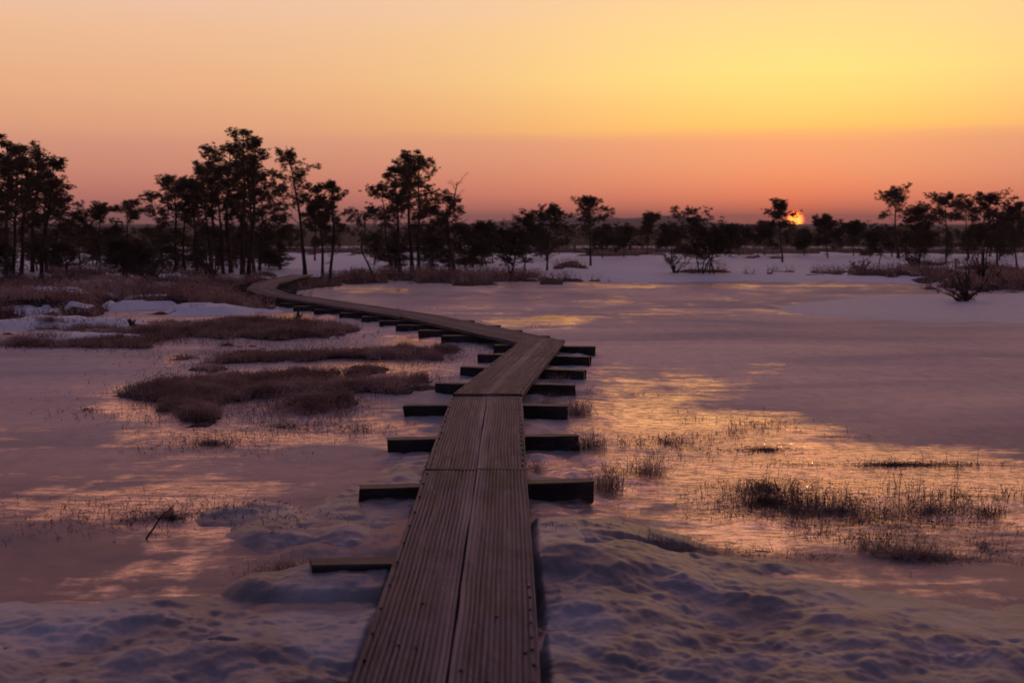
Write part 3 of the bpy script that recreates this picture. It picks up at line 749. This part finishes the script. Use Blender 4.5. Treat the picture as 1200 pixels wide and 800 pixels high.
# ------------------------------------------------------------------ boardwalk
ZT = 0.17; TK = 0.048
def lerp(a, b, t): return a + (b - a) * t
def plank(nl_, nr_, fl_, fr_, parent, ribs=11, n_len=24, seed=0, worn=0.0, sag=0.0, dz=0.0, wornside=1, inner=None):
    """grooved deck board between four top corners (near left/right, far left/right), modelled in its own frame: y along the board"""
    rnd = random.Random(seed)
    nl_, nr_, fl_, fr_ = [np.array(p[:2], float) for p in (nl_, nr_, fl_, fr_)]
    c0 = (nl_ + nr_) / 2; c1 = (fl_ + fr_) / 2
    d = c1 - c0; L = np.linalg.norm(d); rz = math.atan2(-d[0], d[1])
    ca, sa = math.cos(-rz), math.sin(-rz)
    def loc(p): q = p - c0; return np.array([q[0] * ca - q[1] * sa, q[0] * sa + q[1] * ca])
    a, b_, c_, e_ = loc(nl_), loc(nr_), loc(fl_), loc(fr_)
    prof = [(0.0, -TK), (0.0, -.008), (.012, -.001)]
    w0 = .03; per = (1 - 2 * w0) / ribs
    for k in range(ribs):
        s = w0 + k * per
        g = .0058
        prof += [(s, 0), (s + per * .5, 0), (s + per * .62, -g), (s + per * .9, -g)]
    prof += [(1 - .02, 0), (.988, -.001), (1.0, -.008), (1.0, -TK)]
    V = []; W = []
    sd_ = rnd.uniform(0, 99)
    for i in range(n_len + 1):
        t = i / n_len
        pl = lerp(a, c_, t); pr = lerp(b_, e_, t)
        wl = (fbm(np.array([t * L * 1.7 + sd_]), np.array([3.0]), 3)[0] - .5) * .012
        wr = (fbm(np.array([t * L * 1.7 + sd_]), np.array([33.0]), 3)[0] - .5) * .012
        for (s, z) in prof:
            p = lerp(pl, pr, s); x = p[0] + lerp(wl, wr, s) + ((fbm(np.array([s * 3 + sd_]), np.array([t * L * .9 + sd_]), 3)[0] - .5) * .016 if .02 < s < .98 else 0)
            if inner: x += inner * max(0.0, 1 - t * L / 3.0 * 0.60 - .17) * (s if wornside > 0 else 1 - s)
            zz = z * (1 if z < -.007 or z > -.002 else .25 + 1.5 * fbm(np.array([s * 9 + sd_]), np.array([t * L * 2.1 + sd_]), 3)[0]) + (fbm(np.array([x * 6 + sd_]), np.array([t * L * 1.2 + sd_]), 3)[0] - .5) * .010 if z > -TK + .001 else z
            V.append((x, p[1], zz - sag * math.sin(math.pi * t)))
            e = abs(s - (1 if wornside > 0 else 0))
            W.append(max(0.0, 1 - e / .22) * worn * (0.2 + 1.3 * fbm(np.array([x * 5]), np.array([t * L * 1.5 + sd_]), 3)[0]))
    n = len(prof); Q = []
    for i in range(n_len):
        for k in range(n - 1):
            Q.append((i * n + k, i * n + k + 1, (i + 1) * n + k + 1, (i + 1) * n + k))
        Q.append((i * n + n - 1, i * n, (i + 1) * n, (i + 1) * n + n - 1))
    me = bpy.data.meshes.new('plank')
    me.from_pydata(V, [], [q[::-1] for q in Q] + [tuple(range(n)), tuple(range(n_len * n, n_len * n + n))[::-1]])
    me.update()
    at_ = me.attributes.new('worn', 'FLOAT', 'POINT'); at_.data.foreach_set('value', np.array(W, dtype=np.float32))
    o = link('plank', me, [M_DECK], parent)
    o.location = (c0[0], c0[1], ZT + dz); o.rotation_euler = (0, 0, rz)
    return o, L, (a, b_, c_, e_)
# nail head prototype
mb = MB(); mb.tube([(0, 0, -.01), (0, 0, .0005), (0, 0, .003)], [.0028, .0060, .0042], 8)
nail_me = bpy.data.meshes.new('nail'); nail_me.from_pydata([tuple(p) for p in mb.v], [], mb.q + mb.t); nail_me.update(); nail_me.materials.append(M_NAIL)
def nails(pk, pos):
    for (x, y) in pos:
        o = bpy.data.objects.new('nail', nail_me); C.objects.link(o); o.parent = pk; o.location = (x, y, .001); o.scale = (1.25, 1.25, 1)
def side_nails(res, spacing, rnd, sides, y0=0.1):
    pk, L, (a, b_, c_, e_) = res; pos = []
    y = y0
    while y < L - .05 and len(pos) < 30:
        t = y / L
        pl = lerp(a, c_, t); pr = lerp(b_, e_, t)
        if 'l' in sides: pos.append(tuple(lerp(pl, pr, .07 + rnd.uniform(-.01, .01))))
        if 'r' in sides: pos.append(tuple(lerp(pl, pr, .92 + rnd.uniform(-.01, .01))))
        y += spacing * rnd.uniform(.85, 1.15)
    nails(pk, pos)
def beam(pl, pr, parent, seed, dep=.12, hgt=.15, top=None):
    """round-edged sleeper whose near top edge runs from pl to pr"""
    rnd = random.Random(seed)
    pl = np.array(pl[:2]); pr = np.array(pr[:2])
    d = pr - pl; L = np.linalg.norm(d); rz = math.atan2(d[1], d[0]); c = (pl + pr) / 2
    z1 = (ZT - TK - .003) if top is None else top
    b = .008; h2 = dep
    prof = [(0, -hgt), (0, -b), (b, 0), (h2 - b, 0), (h2, -b), (h2, -hgt)]
    V = []; Q = []; K = 14; n = len(prof)
    for i in range(K + 1):
        x = -L / 2 + L * i / K
        for (yy, zz) in prof:
            V.append((x + (rnd.uniform(-.014, .014) if i in (0, K) else 0), yy + rnd.uniform(-.003, .003) + .008 * math.sin(i * .5 + seed), zz + rnd.uniform(-.004, .001) - (.006 * abs(i - K / 2) / K)))
    for i in range(K):
        for k in range(n):
            k2 = (k + 1) % n
            Q.append((i * n + k2, i * n + k, (i + 1) * n + k, (i + 1) * n + k2))
    me = bpy.data.meshes.new('sleeper'); me.from_pydata(V, [], Q + [tuple(range(n))[::-1], tuple(range(K * n, K * n + n))]); me.update()
    me.polygons.foreach_set('use_smooth', [False] * len(me.polygons))
    o = link('sleeper', me, [M_BEAM], parent); o.location = (c[0], c[1], z1); o.rotation_euler = (0, 0, rz)
    return o
rn = random.Random(11)
def T(u, v): return P(u, v, ZT)[:2]
def B(u, v): return P(u, v, ZT - TK - .003)[:2]
# near section: left run of two boards, right run of two boards
nL0, nR0 = T(410, 800), T(635, 800); fL, fR = T(528, 464), T(612, 464)
dL = (nL0 - fL); dR = (nR0 - fR)
NL, NR_ = nL0 + dL / np.linalg.norm(dL) * 3.0, nR0 + dR / np.linalg.norm(dR) * 3.0
sec1 = empty('boardwalk_section', (0, 0, 0)); tag(sec1, 'nearest straight boardwalk section with worn grooved planks, running from the bottom edge', 'boardwalk', 'sections of the boardwalk')
def onL(v): t = (v - 464) / (800 - 464); return T(528 + (410 - 528) * t, v)
def onR(v): t = (v - 464) / (800 - 464); return T(612 + (635 - 612) * t, v)
def mid(u, v): return T(u, v)
gapc = {464: 573.5, 550: 554.5 - 2, 640: 551, 668: 549, 800: 527}
# left boards
j = 550
r1 = plank(NL, lerp(NL, NR_, .4985), onL(j + .8), T(558.0, j + .8), sec1, 14, 60, 1, .8, wornside=1, inner=-.020)
side_nails(r1, .28, rn, 'l')
r2 = plank(onL(j - .8), T(558.0, j - .8), fL, T(570.3, 464), sec1, 14, 30, 2, .9, dz=-.002, wornside=1)
side_nails(r2, .22, rn, 'l')
r3 = plank(lerp(NL, NR_, .5015), NR_, T(558.6, j), onR(j), sec1, 14, 60, 3, .8, dz=.001, wornside=-1, inner=.020)
side_nails(r3, .13, rn, 'r')
r4 = plank(T(558.8, j - .9), onR(j - .9), T(570.9, 464), fR, sec1, 14, 30, 4, .9, dz=.0, wornside=-1)
side_nails(r4, .16, rn, 'r')
nails(r3[0], [(-.11, 3.1), (-.02, 3.0), (.0, 3.6), (.1, 3.25)]); nails(r1[0], [(.03, 3.3), (.02, 3.75), (-.03, 3.32)])
beam(B(300, 900), B(840, 900), sec1, 90)
for k, (ul, vl, ur, vr) in enumerate([(362, 662, 724, 655), (421, 572, 697, 564), (453, 515, 679, 510), (473.5, 474.5, 665, 475)]):
    beam(B(ul, vl), B(ur, vr), sec1, 20 + k)
sec2 = empty('boardwalk_section', (0, 0, 0)); tag(sec2, 'short boardwalk section slanting right between the two bends, dark right side', 'boardwalk', 'sections of the boardwalk')
# second section, two boards with a pale strip between
a0, a1 = T(531, 461.5), T(611.5, 461.5); b0, b1 = T(612, 397.5), T(662, 397.5)
q = plank(a0, lerp(a0, a1, .496), b0, lerp(b0, b1, .496), sec2, 14, 30, 5, 1.3, dz=.004); side_nails(q, .25, rn, 'l')
q = plank(lerp(a0, a1, .504), a1, lerp(b0, b1, .504), b1, sec2, 14, 30, 6, 1.3, dz=.003, wornside=-1); side_nails(q, .25, rn, 'r')
for k, (ul, vl, ur, vr) in enumerate([(510.7, 449, 674.7, 451), (539, 429.5, 684, 434), (560, 414.5, 690.5, 418), (579, 404, 697, 406)]):
    beam(B(ul, vl), B(ur, vr), sec2, 40 + k)
# far sections along a centre line
cl = [T(634, 399.5), T(491, 369.3), T(322, 344), T(305.5, 337.5), T(312, 331), T(335, 325.3), T(353, 321)]
labs = ['straight boardwalk section beyond the right bend, running back to the left', 'long gently sinking boardwalk section beside the left heath', 'boardwalk section starting the far bend by the heath',
        'short boardwalk section turning back in the far left bend', 'boardwalk section leaving the far bend towards the pines', 'farthest boardwalk section reaching the snow between the pines']
def nrm(d): d = d / np.linalg.norm(d); return np.array([d[1], -d[0]])
offs = []
for i, c in enumerate(cl):
    if i == 0: n_ = nrm(cl[1] - cl[0])
    elif i == len(cl) - 1: n_ = nrm(cl[-1] - cl[-2])
    else:
        n1, n2 = nrm(cl[i] - cl[i - 1]), nrm(cl[i + 1] - cl[i]); n_ = n1 + n2; n_ = n_ / np.linalg.norm(n_); n_ = n_ / max(.6, float(n_ @ n1))
    offs.append(n_)
W2 = .31
for i in range(len(cl) - 1):
    s = empty('boardwalk_section', (0, 0, 0)); tag(s, labs[i], 'boardwalk', 'sections of the boardwalk')
    A, Bq = cl[i], cl[i + 1]; g = .012
    dirv = (Bq - A) / np.linalg.norm(Bq - A) * .006
    z = -.003 * i
    plank(A - offs[i] * W2 + dirv, A - offs[i] * g + dirv, Bq - offs[i + 1] * W2 - dirv, Bq - offs[i + 1] * g - dirv, s, 10, 26, 60 + i, .9, dz=z)
    plank(A + offs[i] * g + dirv, A + offs[i] * W2 + dirv, Bq + offs[i + 1] * g - dirv, Bq + offs[i + 1] * W2 - dirv, s, 10, 26, 70 + i, .9, dz=z - .001, wornside=-1)
    L = np.linalg.norm(Bq - A); nb2 = max(1, round(L / .95))
    for k in range(nb2):
        c = lerp(A, Bq, (k + .55) / nb2)
        hl = .72 + rn.uniform(-.05, .05)
        if i == 0 and k == 0: continue
        sk = rn.uniform(-.04, .04) if i < 2 else 0
        dd = np.array([1, 0.]) if i < 2 else nrm(Bq - A)
        beam(c - dd * (hl + .02) + [0, sk], c + dd * hl - [0, sk], s, 200 + i * 10 + k, top=ZT - TK - .003 + z - .003)

# ------------------------------------------------------------------ low plants
def ribbons(n, base, hgt, lean, wid, rs, curl=.5, segs=2):
    """thin curved stems as ribbons: base (n,3), hgt (n), returns V,F"""
    a = rs.uniform(0, 2 * np.pi, n); ln = np.abs(rs.normal(0, 1, n)) * lean
    dx, dy = np.cos(a) * ln, np.sin(a) * ln
    b = rs.uniform(0, np.pi, n); wx, wy = np.cos(b) * wid, np.sin(b) * wid
    V = []
    for k in range(segs + 1):
        t = k / segs
        c = base + np.stack([dx * hgt * t ** (1 + curl), dy * hgt * t ** (1 + curl), hgt * (t - .18 * ln * t * t)], -1)
        w = (1 - .8 * t)
        V.append(c - np.stack([wx * w, wy * w, 0 * wx], -1)); V.append(c + np.stack([wx * w, wy * w, 0 * wx], -1))
    V = np.stack(V, 1)
    i0 = (np.arange(n) * 2 * (segs + 1))[:, None]
    Fq = np.concatenate([np.stack([i0[:, 0] + 2 * k, i0[:, 0] + 2 * k + 1, i0[:, 0] + 2 * k + 3, i0[:, 0] + 2 * k + 2], -1) for k in range(segs)])
    return V.reshape(-1, 3), Fq
def leaves(c, size, rs):
    n = len(c); d = rs.normal(0, 1, (n, 3)); d[:, 2] = np.abs(d[:, 2]) * .8; d /= np.linalg.norm(d, axis=1)[:, None]
    e = np.cross(d, rs.normal(0, 1, (n, 3))); e /= np.linalg.norm(e, axis=1)[:, None] + 1e-6
    s = size[:, None]
    V = np.stack([c, c + d * s * .5 + e * s * .22, c + d * s, c + d * s * .5 - e * s * .22], 1).reshape(-1, 3)
    return V, np.arange(n * 4).reshape(n, 4)
def pack(parts):
    Vs, Fs, n = [], [], 0
    for V, Fq in parts: Vs.append(V); Fs.append(Fq + n); n += len(V)
    return np.concatenate(Vs), np.concatenate(Fs)
UVp = np.vectorize(lambda u, v: tuple(P(u, v)[:2]))
def sample(lst, n, rs, only_hum=True, gauss=False):
    ar = np.array([max(e[2] * e[3], 1) for e in lst]); pr = ar / ar.sum()
    ks = rs.choice(len(lst), n, p=pr); E_ = np.array([e[:4] for e in lst], float)[ks]
    r = np.sqrt(rs.rand(n)) * 1.35 if not gauss else np.abs(rs.normal(0, .55, n)); a = rs.uniform(0, 2 * np.pi, n)
    u = E_[:, 0] + np.cos(a) * r * E_[:, 2]; v = np.maximum(E_[:, 1] + np.sin(a) * r * E_[:, 3], 268)
    x, y = UVp(u, v)
    z, h = heights(x, y)
    if gauss:
        ok = fbm(x * 1.9 + 7, y * 1.9, 3) + rs.uniform(-.14, .14, len(x)) > .46
        x, y, z, h = x[ok], y[ok], z[ok], h[ok]
    if only_hum: x, y, z = x[h], y[h], z[h]
    return np.stack([x, y, z - .004], -1)
rs = np.random.RandomState(21)
near_h = [e for e in HUM if 375 < e[1] < 500]
far_h = [e for e in HUM if e[1] <= 375]
fg_h = [e for e in HUM if e[1] >= 500]
parts = []
b = np.concatenate([sample(near_h, 50000, rs), sample([(e[0], e[1], e[2] * 1.25, e[3] * 1.35) for e in near_h], 34000, rs, False, True)]); n = len(b); d = b[:, 1]
V, Fq = ribbons(n, b, rs.uniform(.03, .09, n), 1.0, .0009 + d * .00016, rs); parts.append((V, Fq))
lf = V.reshape(n, -1, 3)
tip = (lf[:, 4] + lf[:, 5]) / 2; mid_ = (lf[:, 2] + lf[:, 3]) / 2
for s in range(2):
    t = rs.rand(n, 1); parts.append(leaves(mid_ * (1 - t) + tip * t, .012 + d * .0006, rs))
o = link('heather', npmesh('heather', *pack(parts), smooth=False), [M_HEATH]); tag(o, 'brown heather covering the hummocks left of the boardwalk', 'heather', None, 'stuff')
parts = []
b = sample(far_h, 60000, rs); b = b[np.abs(b[:, 0] - np.interp(b[:, 1], pcy, pcx)) > .75]; n = len(b); d = b[:, 1]
V, Fq = ribbons(n, b, rs.uniform(.06, .24, n), .6, .002 + d * .00022, rs); parts.append((V, Fq))
lf = V.reshape(n, -1, 3); tip = (lf[:, 4] + lf[:, 5]) / 2
parts.append(leaves(tip, .02 + d * .0012, rs))
o = link('heath_scrub', npmesh('heath_scrub', *pack(parts), smooth=False), [M_HEATH]); tag(o, 'dark heath scrub on the banks beneath the pines', 'heath scrub', None, 'stuff')
# straw coloured grass on the hummocks and debris ridges
parts = []
b = sample(near_h, 60000, rs); n = len(b); parts.append(ribbons(n, b, rs.uniform(.04, .11, n), 1.6, .0014 + b[:, 1] * .00014, rs, segs=3))
b = sample([(960, 650, 150, 8), (1060, 655, 80, 7), (800, 650, 90, 4)], 9000, rs, False, True); n = len(b); parts.append(ribbons(n, b, rs.uniform(.01, .06, n), 2.2, .0008 + b[:, 1] * .00012, rs, segs=3))
DEB = [(980, 600, 130, 22), (900, 575, 70, 16), (1090, 600, 110, 30), (960, 650, 120, 10), (860, 500, 120, 16), (1050, 545, 150, 6), (900, 527, 50, 7), (780, 520, 90, 30), (690, 650, 50, 5), (330, 500, 110, 14), (250, 520, 110, 20),
       (420, 505, 60, 14), (330, 660, 30, 10), (560, 380, 60, 2), (620, 383, 60, 2), (470, 362, 90, 3), (700, 462, 60, 3), (720, 555, 40, 14), (200, 440, 90, 6), (100, 480, 60, 20), (1150, 640, 60, 15), (200, 610, 200, 30)]
b = sample(DEB[:17], 9000, rs, False, True); n = len(b); parts.append(ribbons(n, b, rs.uniform(.01, .05, n), 2.4, .0009 + b[:, 1] * .00012, rs, segs=3))
o = link('dry_grass', npmesh('dry_grass', *pack(parts), smooth=False), [M_STRAW]); tag(o, 'dry straw coloured grass blades poking out of hummocks and ice', 'dry grass', None, 'stuff')
# twigs: upright sprigs with small leaves standing in the ice
parts = []
b = sample(DEB, 3600, rs, False, True); n = len(b)
V, Fq = ribbons(n, b, rs.gamma(2, .014, n) + .008, 1.3, .0009 + b[:, 1] * .00016, rs); parts.append((V, Fq))
lf = V.reshape(n, -1, 3); tip = (lf[:, 4] + lf[:, 5]) / 2; mid_ = (lf[:, 0] + lf[:, 1]) / 2
for s in range(6):
    t = rs.rand(n, 1) * .7 + .3; parts.append(leaves(mid_ * (1 - t) + tip * t, rs.uniform(.4, 1, n) * (.007 + b[:, 1] * .0006), rs))
# flat debris lying on the ice
b = np.concatenate([sample(DEB, 4500, rs, False, True), sample([(1050, 545, 170, 4), (900, 527, 60, 5), (960, 512, 70, 3), (740, 462, 60, 2), (1080, 655, 100, 4), (820, 497, 40, 2)], 3500, rs, False, True)]); n = len(b); b[:, 2] += .006
parts.append(ribbons(n, b, rs.uniform(.004, .022, n), 4.5, .0012 + b[:, 1] * .00015, rs))
MAT_ = [(930, 650, 190, 9), (1000, 628, 200, 26), (900, 590, 130, 30), (1000, 632, 115, 14), (935, 600, 85, 16), (770, 650, 80, 4), (1155, 602, 28, 9), (1070, 588, 50, 14), (1010, 612, 80, 14), (890, 572, 40, 9), (960, 545, 60, 3)]
for (M_, N_) in ((MAT_, 9000),):
    b = sample(M_, N_, rs, False, True); n = len(b)
    V, Fq = ribbons(n, b, rs.uniform(.008, .055, n), 2.4, .0010 + b[:, 1] * .00013, rs, segs=2); parts.append((V, Fq))
    lf = V.reshape(n, -1, 3); parts.append(leaves((lf[:, 4] + lf[:, 5]) / 2, rs.uniform(.3, 1, n) * (.008 + b[:, 1] * .0006), rs))
o = link('heath_twigs', npmesh('heath_twigs', *pack(parts), smooth=False), [M_TWIG]); tag(o, 'tiny dark leafy twigs scattered over the wet ice', 'twigs', None, 'stuff')

# individual tufts and sprigs
def tuft(u, v, r, h, n, label, name='grass_tuft', cat='grass tuft', mat=None, seed=0, group=None, lean=1.5, leafy=0):
    rs = np.random.RandomState(seed + int(u)); p = P(u, v, 0); z = height(p[0], p[1])
    b = np.stack([rs.normal(0, r * .45, n), rs.normal(0, r * .45, n), np.full(n, -.006)], -1)
    V, Fq = ribbons(n, b, rs.uniform(.4, 1, n) * h, lean, .0009 + p[1] * .00013, rs, segs=3)
    parts = [(V, Fq)]
    if leafy:
        lf = V.reshape(n, -1, 3); tip = (lf[:, 6] + lf[:, 7]) / 2; m_ = (lf[:, 0] + lf[:, 1]) / 2
        for s in range(leafy):
            t = rs.rand(n, 1) * .8 + .2; parts.append(leaves(m_ * (1 - t) + tip * t, rs.uniform(.5, 1, n) * (.010 + p[1] * .0006), rs))
    o = link(name, npmesh(name, *pack(parts), smooth=False), [mat or M_STRAW]); o.location = (p[0], p[1], z)
    tag(o, label, cat, group)
GT = 'dry grass tufts beside the boardwalk'
tuft(712, 574, .13, .22, 260, 'dry grass tuft at the right end of the nearest raised sleeper', group=GT)
tuft(690, 528, .12, .20, 220, 'dry grass tuft at the right end of the second raised sleeper', group=GT)
tuft(676, 486, .13, .20, 240, 'dry grass tuft at the right end of the sleeper under the plank joint', group=GT)
tuft(640, 478, .10, .16, 140, 'dry grass tuft growing against the sleeper just right of the plank joint', group=GT)
tuft(655, 455, .10, .18, 140, 'dry grass tuft beside the dark side of the slanting section', group=GT)
tuft(628, 552, .05, .12, 70, 'small grass tuft squeezed between two sleepers at the right plank edge', group=GT)
tuft(760, 556, .13, .17, 240, 'round frosted grass tuft alone on the wet ice right of the boardwalk', group=GT)
GS = 'leafy sprigs in the wet ice on the right'
for (u, v, r, h, n, lb) in [(1062, 580, .16, .20, 40, 'tall leafy sprig cluster in the ice near the right edge'), (1152, 602, .18, .18, 60, 'dense leafy sprig cluster on a dark clump at the right edge'),
                            (1120, 588, .12, .16, 24, 'thin leafy sprigs between the two right hand clusters'), (948, 590, .2, .18, 90, 'bushy sprig clump in the middle of the right ice'),
                            (1000, 592, .2, .17, 70, 'leafy sprig clump right of the bushy one on the ice'), (890, 585, .15, .15, 80, 'feathery sprig clump at the left of the twig belt'),
                            (1185, 585, .12, .14, 24, 'small sprigs cut by the right frame edge'), (1124, 556, .04, .15, 7, 'lone upright sprig on the far rim of the wet ice'),
                            (862, 500, .08, .10, 14, 'tiny sprig group at the far rim of the orange ice'), (735, 524, .12, .12, 30, 'faint sprig cluster on ice right of the second sleeper'), (1020, 640, .2, .14, 70, 'matted sprig clump beside the snow edge on the right')]:
    tuft(u, v, r, h, n, lb, 'heath_sprig', 'sprig', M_TWIG, 5, GS, .75, 5)

def stick(name, pts, r0, r1, label, cat, mat, forks=()):
    mb = MB(); n = len(pts); mb.tube(pts, [r0 + (r1 - r0) * i / (n - 1) for i in range(n)], 7)
    for f in forks: mb.tube(f, [r0 * .55] + [r0 * .3] * (len(f) - 2) + [r0 * .12], 5)
    o = mb.build(name, mat); tag(o, label, cat)
def rel(u, v, z=0):
    f = P(u, v, z); return lambda uu, v2, dy=0: tuple(PY(uu, v2, f[1] + dy))
g = rel(170, 633)
stick('stick', [g(170, 633), g(181, 617, -.02), g(187, 607, .02), g(204, 592, 0)], .006, .003, 'thin bare stick standing aslant in the ice at lower left', 'stick', M_TWIG, [[g(186, 608), g(192, 606, .05), g(194, 605, .05)], [g(187, 607), g(182, 606, -.05)]])
g = rel(345, 381)
stick('dead_stump', [g(344, 384), g(347, 376), g(349, 370), g(350, 362)], .035, .016, 'small forked dead stump on the long heather bank', 'stump', M_BARK, [[g(349, 371), g(354, 369, -.05), g(355, 365, -.05)], [g(350, 364), g(346, 361.5), g(345, 360)]])
g = rel(158, 387)
stick('dead_stump', [g(166, 388), g(160, 384), g(154, 380), g(151, 374)], .06, .025, 'low leaning dead stump at the left snow strip', 'stump', M_BARK, [[g(155, 380), g(159, 375, .05)], [g(160, 384), g(168, 383, -.1), g(175, 387, -.1)]])
g = rel(225, 452)
stick('dead_stump', [g(212, 462), g(211, 454), g(210, 449)], .035, .02, 'short dark stump in the largest heather hummock', 'stump', M_BARK, [[g(211, 456), g(222, 458, -.05), g(224, 460, 0)]])
g = rel(1130, 352)
def shrub(u, v, top, wpx, label, seed, dens, name='shrub', n=9):
    f = P(u, v, 0); sc = f[1] / F; z = height(f[0], f[1]); rnd = random.Random(seed)
    root = empty(name, (f[0], f[1], z - .02)); tag(root, label, 'shrub')
    mb = MB(); NV = []; NF = []; w = wpx * sc; h = (v - top) * sc
    tips = []
    for i in range(n):
        a = rnd.uniform(0, 6.28); p = Vector((0, 0, 0)); pts = [p]; e = rnd.uniform(.1, 1.3)
        for s in range(6):
            a += rnd.uniform(-.5, .5); e += rnd.uniform(-.45, .35); e = max(-.3, e)
            p = p + Vector((math.cos(a) * math.cos(e) * w / 5, math.sin(a) * math.cos(e) * w / 5, math.sin(e) * h / 4.2)); pts.append(p)
            for q in range(2):
                p2 = p + Vector((rnd.uniform(-1, 1) * w * .3, rnd.uniform(-1, 1) * w * .3, rnd.uniform(-.1, 1) * h * .3))
                mb.tube([p, p.lerp(p2, .5) + Vector((0, 0, .03)), p2], [.006, .005, .002], 3); tips.append(p2)
        mb.tube(pts, [.028 - .0038 * k for k in range(7)], 5)
    mb.build('branch', M_BARK, root).data.name = 'branches'
    for p in tips:
        if rnd.random() > dens: continue
        for k in range(10):
            d = Vector((rnd.gauss(0, 1), rnd.gauss(0, 1), rnd.gauss(.4, 1))).normalized(); s = d.cross(Vector((rnd.gauss(0, 1), rnd.gauss(0, 1), 1))).normalized() * .012
            b0 = len(NV); NV.extend([p - s, p + s, p + d * rnd.uniform(.05, .12)]); NF.append((b0, b0 + 1, b0 + 2))
    if NF: link('foliage', npmesh('foliage', NV, NF, False), [M_NEEDLE], root)
shrub(1132, 354, 318, 26, 'low twisted shrub on the snow tongue at the right, arching bare stems', 3, .3, n=12)
shrub(1150, 338, 300, 22, 'bare twiggy shrub on the brown bank behind the twisted one', 8, .2)
shrub(1075, 322, 304, 20, 'dark scrubby bush on the brown bank across the pool', 12, .8)
shrub(790, 322, 306, 16, 'bare twiggy shrub left of the many stemmed pine on the shore', 14, .1)
shrub(1010, 322, 313, 14, 'small twig shrub at the left tip of the right brown bank', 15, .2)
shrub(175, 338, 305, 30, 'leaning bare shrub on the heath at left, long thin boughs', 17, .3)
shrub(250, 334, 302, 22, 'small dark bush on heath before the large clump', 19, .7)
tuft(337, 672, .16, .07, 260, 'flattened dark grass clump by the half buried sleeper at lower left', 'grass_tuft', 'grass tuft', M_HEATH, 3, None, 1.6)

# ------------------------------------------------------------------ haze
me = bpy.data.meshes.new('haze')
s_, z0, z1 = 3330, -1.4, 24
me.from_pydata([(-s_, -s_, z0), (s_, -s_, z0), (s_, s_, z0), (-s_, s_, z0), (-s_, -s_, z1), (s_, -s_, z1), (s_, s_, z1), (-s_, s_, z1)], [],
               [(0, 3, 2, 1), (4, 5, 6, 7), (0, 1, 5, 4), (1, 2, 6, 5), (2, 3, 7, 6), (3, 0, 4, 7)]); me.update()
hm = bpy.data.materials.new('haze'); hm.use_nodes = True; t = hm.node_tree; t.nodes.clear()
pv = N(t, 'ShaderNodeVolumePrincipled'); pv.inputs['Color'].default_value = (0.95, 0.80, 0.80, 1); pv.inputs['Density'].default_value = 0.00048
mo = N(t, 'ShaderNodeOutputMaterial'); t.links.new(pv.outputs[0], mo.inputs['Volume'])
ho = link('haze', me, [hm]); tag(ho, 'thin evening haze over the bog', 'haze', None, 'stuff')
